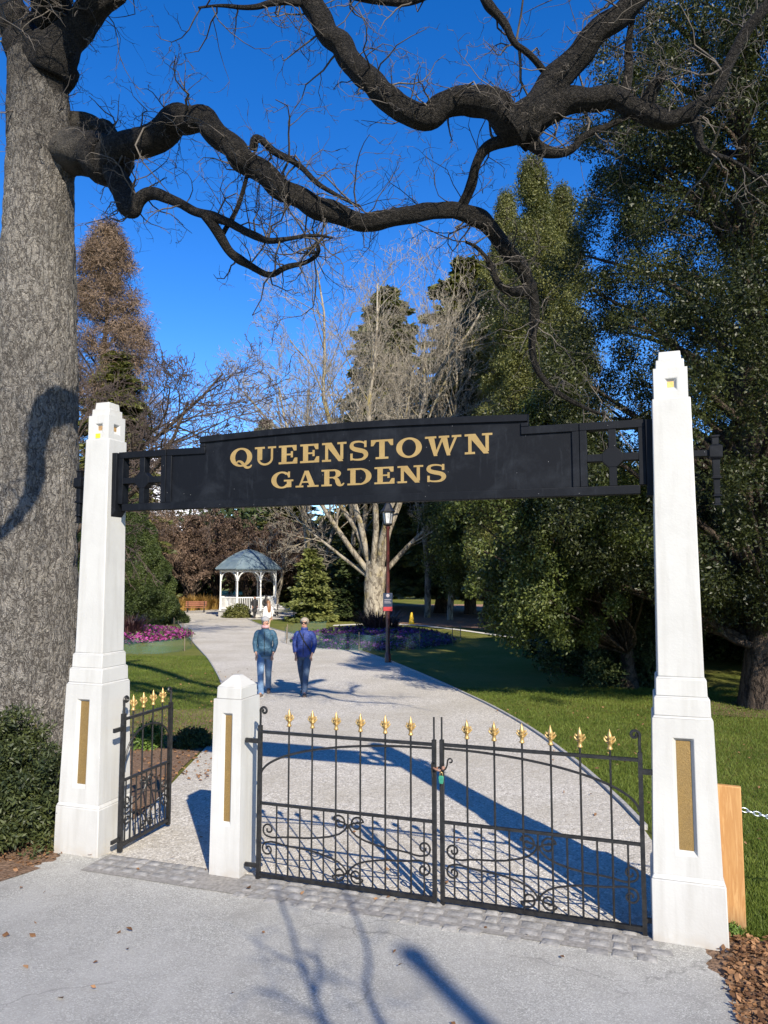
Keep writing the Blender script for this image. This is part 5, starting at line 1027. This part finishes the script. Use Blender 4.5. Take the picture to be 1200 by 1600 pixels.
# ------------------------------------------------------------------ people
def skinbody(name, J, E, m, loc, rz, label):
    names = list(J); me = bpy.data.meshes.new(name); me.from_pydata([J[k][0] for k in names], [(names.index(a), names.index(b)) for a, b in E], []); o = bpy.data.objects.new(name, me); COL.objects.link(o)
    o.location = loc; o.rotation_euler.z = rz; md = o.modifiers.new("skin", 'SKIN'); md.use_smooth_shade = True
    for i, k in enumerate(names):
        r = J[k][1]; me.skin_vertices[0].data[i].radius = (r, r) if np.isscalar(r) else r; me.skin_vertices[0].data[i].use_root = (i == 0)
    sb = o.modifiers.new("sub", 'SUBSURF'); sb.levels = 1; sb.render_levels = 1; me.materials.append(m); return tag(o, label, 'person')
def person(label, loc, rz, H, stride, jacket, trousers, hair='greyhair', hat=None, sunglasses=False, strap=None, longhair=False, shoe='shoe', pockets=True, coat=0., collar=None, turn=0., build=1.):
    k = H / 1.72; A = lambda *p: tuple(np.array(p) * k)
    f1, f2 = stride, -stride; J = {'pelvis': (A(0, 0, .95), .105 * k), 'spine': (A(0, .0, 1.15), .10 * k), 'chest': (A(0, .0, 1.33), .115 * k), 'neck': (A(0, .005, 1.47), .050 * k), 'jaw': (A(0, -.012, 1.555), .066 * k), 'head': (A(0, -.004, 1.625), .082 * k), 'crown': (A(0, .006, 1.68), .062 * k), 'nose': (A(.0 + turn * .05, -.098, 1.60), .014 * k)}
    E = [('pelvis', 'spine'), ('spine', 'chest'), ('chest', 'neck'), ('neck', 'jaw'), ('jaw', 'head'), ('head', 'crown'), ('head', 'nose')]
    for s, nm, f in ((-1, 'r', f1), (1, 'l', f2)):
        sh = np.array((s * .155, .01, 1.385)); el = np.array((s * .235, .06, 1.15)); wr = np.array((s * .195, -.07, .945)) if pockets else np.array((s * .25, -.03 - f * .3, .90))
        J['sh' + nm] = (A(*sh), .058 * k); J['el' + nm] = (A(*el), .042 * k); J['wr' + nm] = (A(*wr), .028 * k); hd = wr + np.array((-s * .022, -.025, -.075)) if pockets else wr + np.array((0, -.015, -.08)); J['ha' + nm] = (A(*hd), (.030 * k, .018 * k))
        E += [('chest', 'sh' + nm), ('sh' + nm, 'el' + nm), ('el' + nm, 'wr' + nm), ('wr' + nm, 'ha' + nm)]
        for fi, dx, ln in ((0, -.026, .060), (1, -.009, .070), (2, .009, .066), (3, .026, .052)):
            b1_ = hd + np.array((dx * .9, -.004, -.040)); b2_ = hd + np.array((dx - s * .004, .006, -.040 - ln)); J[f'f{fi}a' + nm] = (A(*b1_), .0088 * k); J[f'f{fi}b' + nm] = (A(*b2_), .0072 * k); E += [('ha' + nm, f'f{fi}a' + nm), (f'f{fi}a' + nm, f'f{fi}b' + nm)]
        th = hd + np.array((-s * .032, -.020, -.030)); J['th' + nm] = (A(*th), .009 * k); E += [('ha' + nm, 'th' + nm)]
        hp = np.array((s * .088, 0, .90)); kn = np.array((s * .072, -.05 - f * .5, .50)); anl = np.array((s * .050, -f * 1.0 + (.10 if f < 0 else 0), .085 if f >= 0 else .12)); toe = anl + np.array((s * .02, -.16, -.05 if f >= 0 else -.085))
        J['hp' + nm] = (A(*hp), .082 * k); J['kn' + nm] = (A(*kn), .054 * k); J['an' + nm] = (A(*anl), .036 * k); J['to' + nm] = (A(*toe), .032 * k)
        E += [('pelvis', 'hp' + nm), ('hp' + nm, 'kn' + nm), ('kn' + nm, 'an' + nm), ('an' + nm, 'to' + nm)]
    o = skinbody('person', J, E, M['skin'], loc, rz, label); G = lambda n_: np.array(J[n_][0])
    # jacket: body with soft quilted rolls, two sleeves
    mb = MB(); rows = []; zlo = .86 - coat
    for z in np.linspace(zlo, 1.475, 27):
        w_ = np.interp(z, [zlo, .92, 1.08, 1.25, 1.38, 1.43, 1.475], [.172 + coat * .10, .172, .166, .176, .165, .120, .072]) * build; d_ = np.interp(z, [zlo, .95, 1.1, 1.3, 1.42, 1.475], [.135 + coat * .1, .138, .135, .138, .105, .075]) * build
        qv = 1 + .022 * math.sin(z * 62) * (1 if z < 1.43 else 0); rows.append((A(0, -.005, z), w_ * qv * k, d_ * qv * k))
    mb.loft(rows)
    for s, nm in ((-1, 'r'), (1, 'l')):
        Pn = smooth2([G('sh' + nm) + A(-s * .05, 0, .0), G('sh' + nm) + A(s * .02, 0, -.01), (G('sh' + nm) + G('el' + nm)) / 2 + A(s * .012, .01, 0), G('el' + nm), (G('el' + nm) + G('wr' + nm)) / 2, G('wr' + nm) + A(0, 0, .012)], 2)
        rq = np.interp(np.linspace(0, 1, len(Pn)), [0, .25, .55, .9, 1], [.060, .066, .060, .048, .040]) * k * (1 + .035 * np.sin(np.arange(len(Pn)) * 1.9)); mb.tube(Pn, rq, 12, cap=True)
    mb.loft([(A(0, 0, 1.462), .082 * k, .078 * k), (A(0, .004, 1.515), .078 * k, .076 * k), (A(0, .004, 1.525), .070 * k, .068 * k)])
    jk = mb.build('jacket', M[jacket], o, smooth=True)
    mb = MB(); mb.tube([A(0, -.142 * build, 1.40), A(0, -.150 * build, 1.2), A(0, -.146 * build, .90 - coat)], .006 * k, 5); mb.build('zip', M['blackplastic'], jk)
    mb = MB(); mb.loft([(A(0, 0, .80), .155 * k, .105 * k), (A(0, 0, .88), .172 * k, .12 * k), (A(0, 0, .99), .165 * k, .118 * k)])
    for nm in ('r', 'l'):
        Pn = smooth2([G('hp' + nm) + A(0, 0, .04), (G('hp' + nm) * .6 + G('kn' + nm) * .4), G('kn' + nm), (G('kn' + nm) + G('an' + nm)) / 2 + A(0, .01, 0), G('an' + nm) + A(0, .01, -.03)], 2)
        rq = np.interp(np.linspace(0, 1, len(Pn)), [0, .3, .55, .8, 1], [.094, .088, .070, .064, .070]) * k * (1 + .02 * np.sin(np.arange(len(Pn)) * 2.3)); mb.tube(Pn, rq, 12, cap=True)
    mb.build('trousers', M[trousers], o, smooth=True)
    for nm in ('r', 'l'):
        a, b_ = G('an' + nm), G('to' + nm); d = nrm(b_ - a); mb = MB(); Pn = [a - d * .055 * k + A(0, 0, -.035), a + A(0, 0, -.030), a * .5 + b_ * .5 + A(0, 0, -.018), b_ + A(0, 0, -.002), b_ + d * .05 * k]; mb.tube(Pn, np.array([.036, .047, .046, .042, .018]) * k, 10, cap=True); mb.build('shoe', M[shoe], o, smooth=True)
    hc = np.array(A(0, .012, 1.635))
    fcut = lambda d: 1.0 if (d[2] > .15 or d[1] > -.15) else .78
    if hat:
        MB().ball(hc + A(0, -.004, .030), tuple(np.array((.098, .108, .085)) * k), 16, 10, lambda d: 1 if d[2] > -.25 else .93).build('beanie', M[hat], o, smooth=True)
        MB().ball(hc + A(0, .03, -.025), tuple(np.array((.089, .080, .07)) * k), 14, 8).build('hair', M[hair], o, smooth=True)
    elif longhair:
        mb = MB(); mb.ball(hc + A(0, .012, .012), tuple(np.array((.100, .112, .105)) * k), 16, 10, fcut); mb.loft([(A(.0, .095, 1.08), .05 * k, .02 * k), (A(0, .125, 1.2), .09 * k, .035 * k), (A(0, .12, 1.40), .11 * k, .05 * k), (A(0, .085, 1.56), .10 * k, .07 * k), (A(0, .06, 1.66), .08 * k, .06 * k)]); mb.build('hair', M[hair], o, smooth=True)
    else:
        MB().ball(hc + A(0, .018, .018), tuple(np.array((.104, .108, .098)) * k), 16, 10, fcut).build('hair', M[hair], o, smooth=True)
    for s in (-1, 1):
        MB().ball(A(s * .034, -.082, 1.630), .0105 * k, 8, 6).build('eye', M['blackplastic' if not sunglasses else 'blackplastic'], o, smooth=True)
    MB().ball(A(0, -.083, 1.562), tuple(np.array((.024, .008, .006)) * k), 8, 6).build('mouth', M['pinkscarf'], o, smooth=True)
    if sunglasses:
        mb = MB(); mb.box(*(np.array([-.075, -.012, -.100, -.088, 1.612, 1.650]) * k)); mb.box(*(np.array([.012, .075, -.100, -.088, 1.612, 1.650]) * k)); mb.box(*(np.array([-.012, .012, -.098, -.090, 1.638, 1.648]) * k)); mb.box(*(np.array([-.088, -.082, -.09, .02, 1.632, 1.642]) * k)); mb.box(*(np.array([.082, .088, -.09, .02, 1.632, 1.642]) * k)); mb.build('sunglasses', M['blackplastic'], o, bevel=.004)
    if collar: MB().loft([(A(0, -.01, 1.48), .088 * k, .092 * k), (A(0, -.012, 1.52), .090 * k, .092 * k), (A(0, -.01, 1.545), .080 * k, .080 * k)]).build('collar', M[collar], o, smooth=True)
    if strap:
        P = [A(-.115, -.02, 1.455), A(-.07, -.125, 1.38), A(.0, -.160, 1.26), A(.10, -.145, 1.10), A(.17, -.10, .99)]; MB().tube(smooth2(P, 2), .013 * k, 6).build('strap', M[strap], o)
    return o
def stand(px, D): return gD(px, D)
p1 = stand(415, 16.9); person('person in a teal quilted jacket, grey beanie and washed jeans walking on the path', p1, .05, 1.73, .26, 'teal', 'denim', hat='greyknit', collar='pinkscarf', turn=1., build=.98)
p2 = stand(476, 16.9); person('person in a cobalt blue jacket, sunglasses and dark jeans with a strap across the chest', p2, -.05, 1.70, -.24, 'cobalt', 'darkdenim', sunglasses=True, strap='blackcloth', build=1.0)
person('person with long auburn hair in a white top and beige trousers behind the walking pair', stand(419, 37), PI + .6, 1.66, .08, 'whitecloth', 'beige', 'brownhair', longhair=True, pockets=False, strap='blackcloth')
person('person in a long black coat standing in front of the gazebo balustrade', stand(398, 54.5), .4, 1.62, .06, 'blackcloth', 'blackcloth', 'darkhair', coat=.35, shoe='blackcloth')
person('dark-clothed person with long dark hair right of the black-coated one at the gazebo', stand(416, 53.5), PI, 1.70, .05, 'blackcloth', 'darkdenim', 'darkhair', longhair=True, shoe='blackcloth')

# ------------------------------------------------------------------ grass blades, fallen leaves, weed
def inpath(x, y):
    i = np.searchsorted(RPs[:, 1], y); j = np.searchsorted(LPs[:, 1], y)
    xr = np.interp(y, RPs[:, 1], RPs[:, 0]); xl = np.interp(y, np.maximum.accumulate(LPs[:, 1]), LPs[:, 0]); return xl - .05 < x < xr + .06
rg = np.random.default_rng(101)
def grassmesh(n, samp, h):
    P = []
    while len(P) < n:
        x, y = samp()
        if inpath(x, y): continue
        P.append((x, y, gz(x, y)))
    P = np.array(P); a = rg.uniform(0, 2 * PI, n); s = np.stack([np.cos(a), np.sin(a), a * 0], 1); hh = h * rg.uniform(.5, 1.2, n); l = rg.normal(0, .5, (n, 2))
    tip = P + np.stack([l[:, 0] * hh, l[:, 1] * hh, hh], 1); wd = .0022 * (1 + P[:, 1:2] * .07)
    v = np.stack([P - s * wd, P + s * wd, tip + s * wd * .3, tip - s * wd * .3], 1).reshape(-1, 3); return MB().add(v, np.arange(n * 4).reshape(-1, 4))
def s_right():
    while True:
        y = 5.0 + 13 * rg.random() ** 1.7; x = rg.uniform(1.5, .56 * y + 1.2)
        s_ = (x - L0[0]) * U[0] + (y - L0[1]) * U[1]; q_ = (x - L0[0]) * V[0] + (y - L0[1]) * V[1]
        if q_ > (.33 + .05 * math.sin(s_ * 7) if s_ > 4.6 else .25): return x, y
def s_left():
    while True:
        y = rg.uniform(11.2, 26); x = rg.uniform(-.46 * y, -.2 * y)
        if y > 11.9 + .5 * math.sin(x * 2): return x, y
tag(grassmesh(150000, s_right, .038).build('grass', M['grassblade']), 'short mown lawn grass right of the gravel path', 'grass', kind='stuff')
tag(grassmesh(60000, s_left, .035).build('grass', M['grassblade']), 'short mown lawn grass left of the gravel path', 'grass', kind='stuff')
def litter(n, samp, size, label, lift=.012):
    P = np.array([samp() for _ in range(n)]); C = np.array([[x, y, gz(x, y) + lift] for x, y in P])
    return tag(leafcloud(rg, C, .012, 1, size, .65, out=.15, up=1.7, flat=.5).build('fallen_leaves', M['litter']), label, 'fallen leaves', kind='stuff')
def s_m1():
    while True:
        s_, y_ = rg.uniform(-2.2, -.25), rg.uniform(-1.6, 1.4)
        return tuple(gate_w(s_, y_)[:2])
litter(3200, s_m1, .036, 'brown fallen leaves and bark chips on the mulch by the oak and pillar')
def s_m2():
    s_ = 4.95 + abs(rg.normal(0, .7)); y_ = rg.uniform(-2.0, .25); return tuple(gate_w(s_, y_)[:2])
litter(5200, s_m2, .036, 'brown fallen leaves and bark chips piled at the pine board', .018)
def s_m3():
    p = gp(rg.uniform(195, 345), rg.uniform(1112, 1220)); return p[0], p[1]
litter(500, s_m3, .05, 'brown fallen leaves in the mulch behind the open pedestrian gate')
def s_m4():
    return (rg.uniform(2, 7), rg.uniform(6, 15)) if rg.random() < .6 else (rg.uniform(-6, -3), rg.uniform(12, 22))
litter(420, s_m4, .05, 'pale fallen leaves dotted over both lawns', .03)
def s_m5():
    while True:
        s_, y_ = rg.uniform(-.2, 4.7), rg.uniform(-3, 1.5)
        if rg.random() < (.9 if abs(y_) < .25 else .25): return tuple(gate_w(s_, y_)[:2])
litter(70, s_m5, .045, 'stray brown leaves blown over the driveway and cobbles', .022)
shrub('weed', 'small bright green weed at the foot of the pine board', tuple(gate_w(5.06, .27, 0)), .055, .05, .07, 111, 'weed', 30, 16, .02, .024, 'weed', asp=.5)
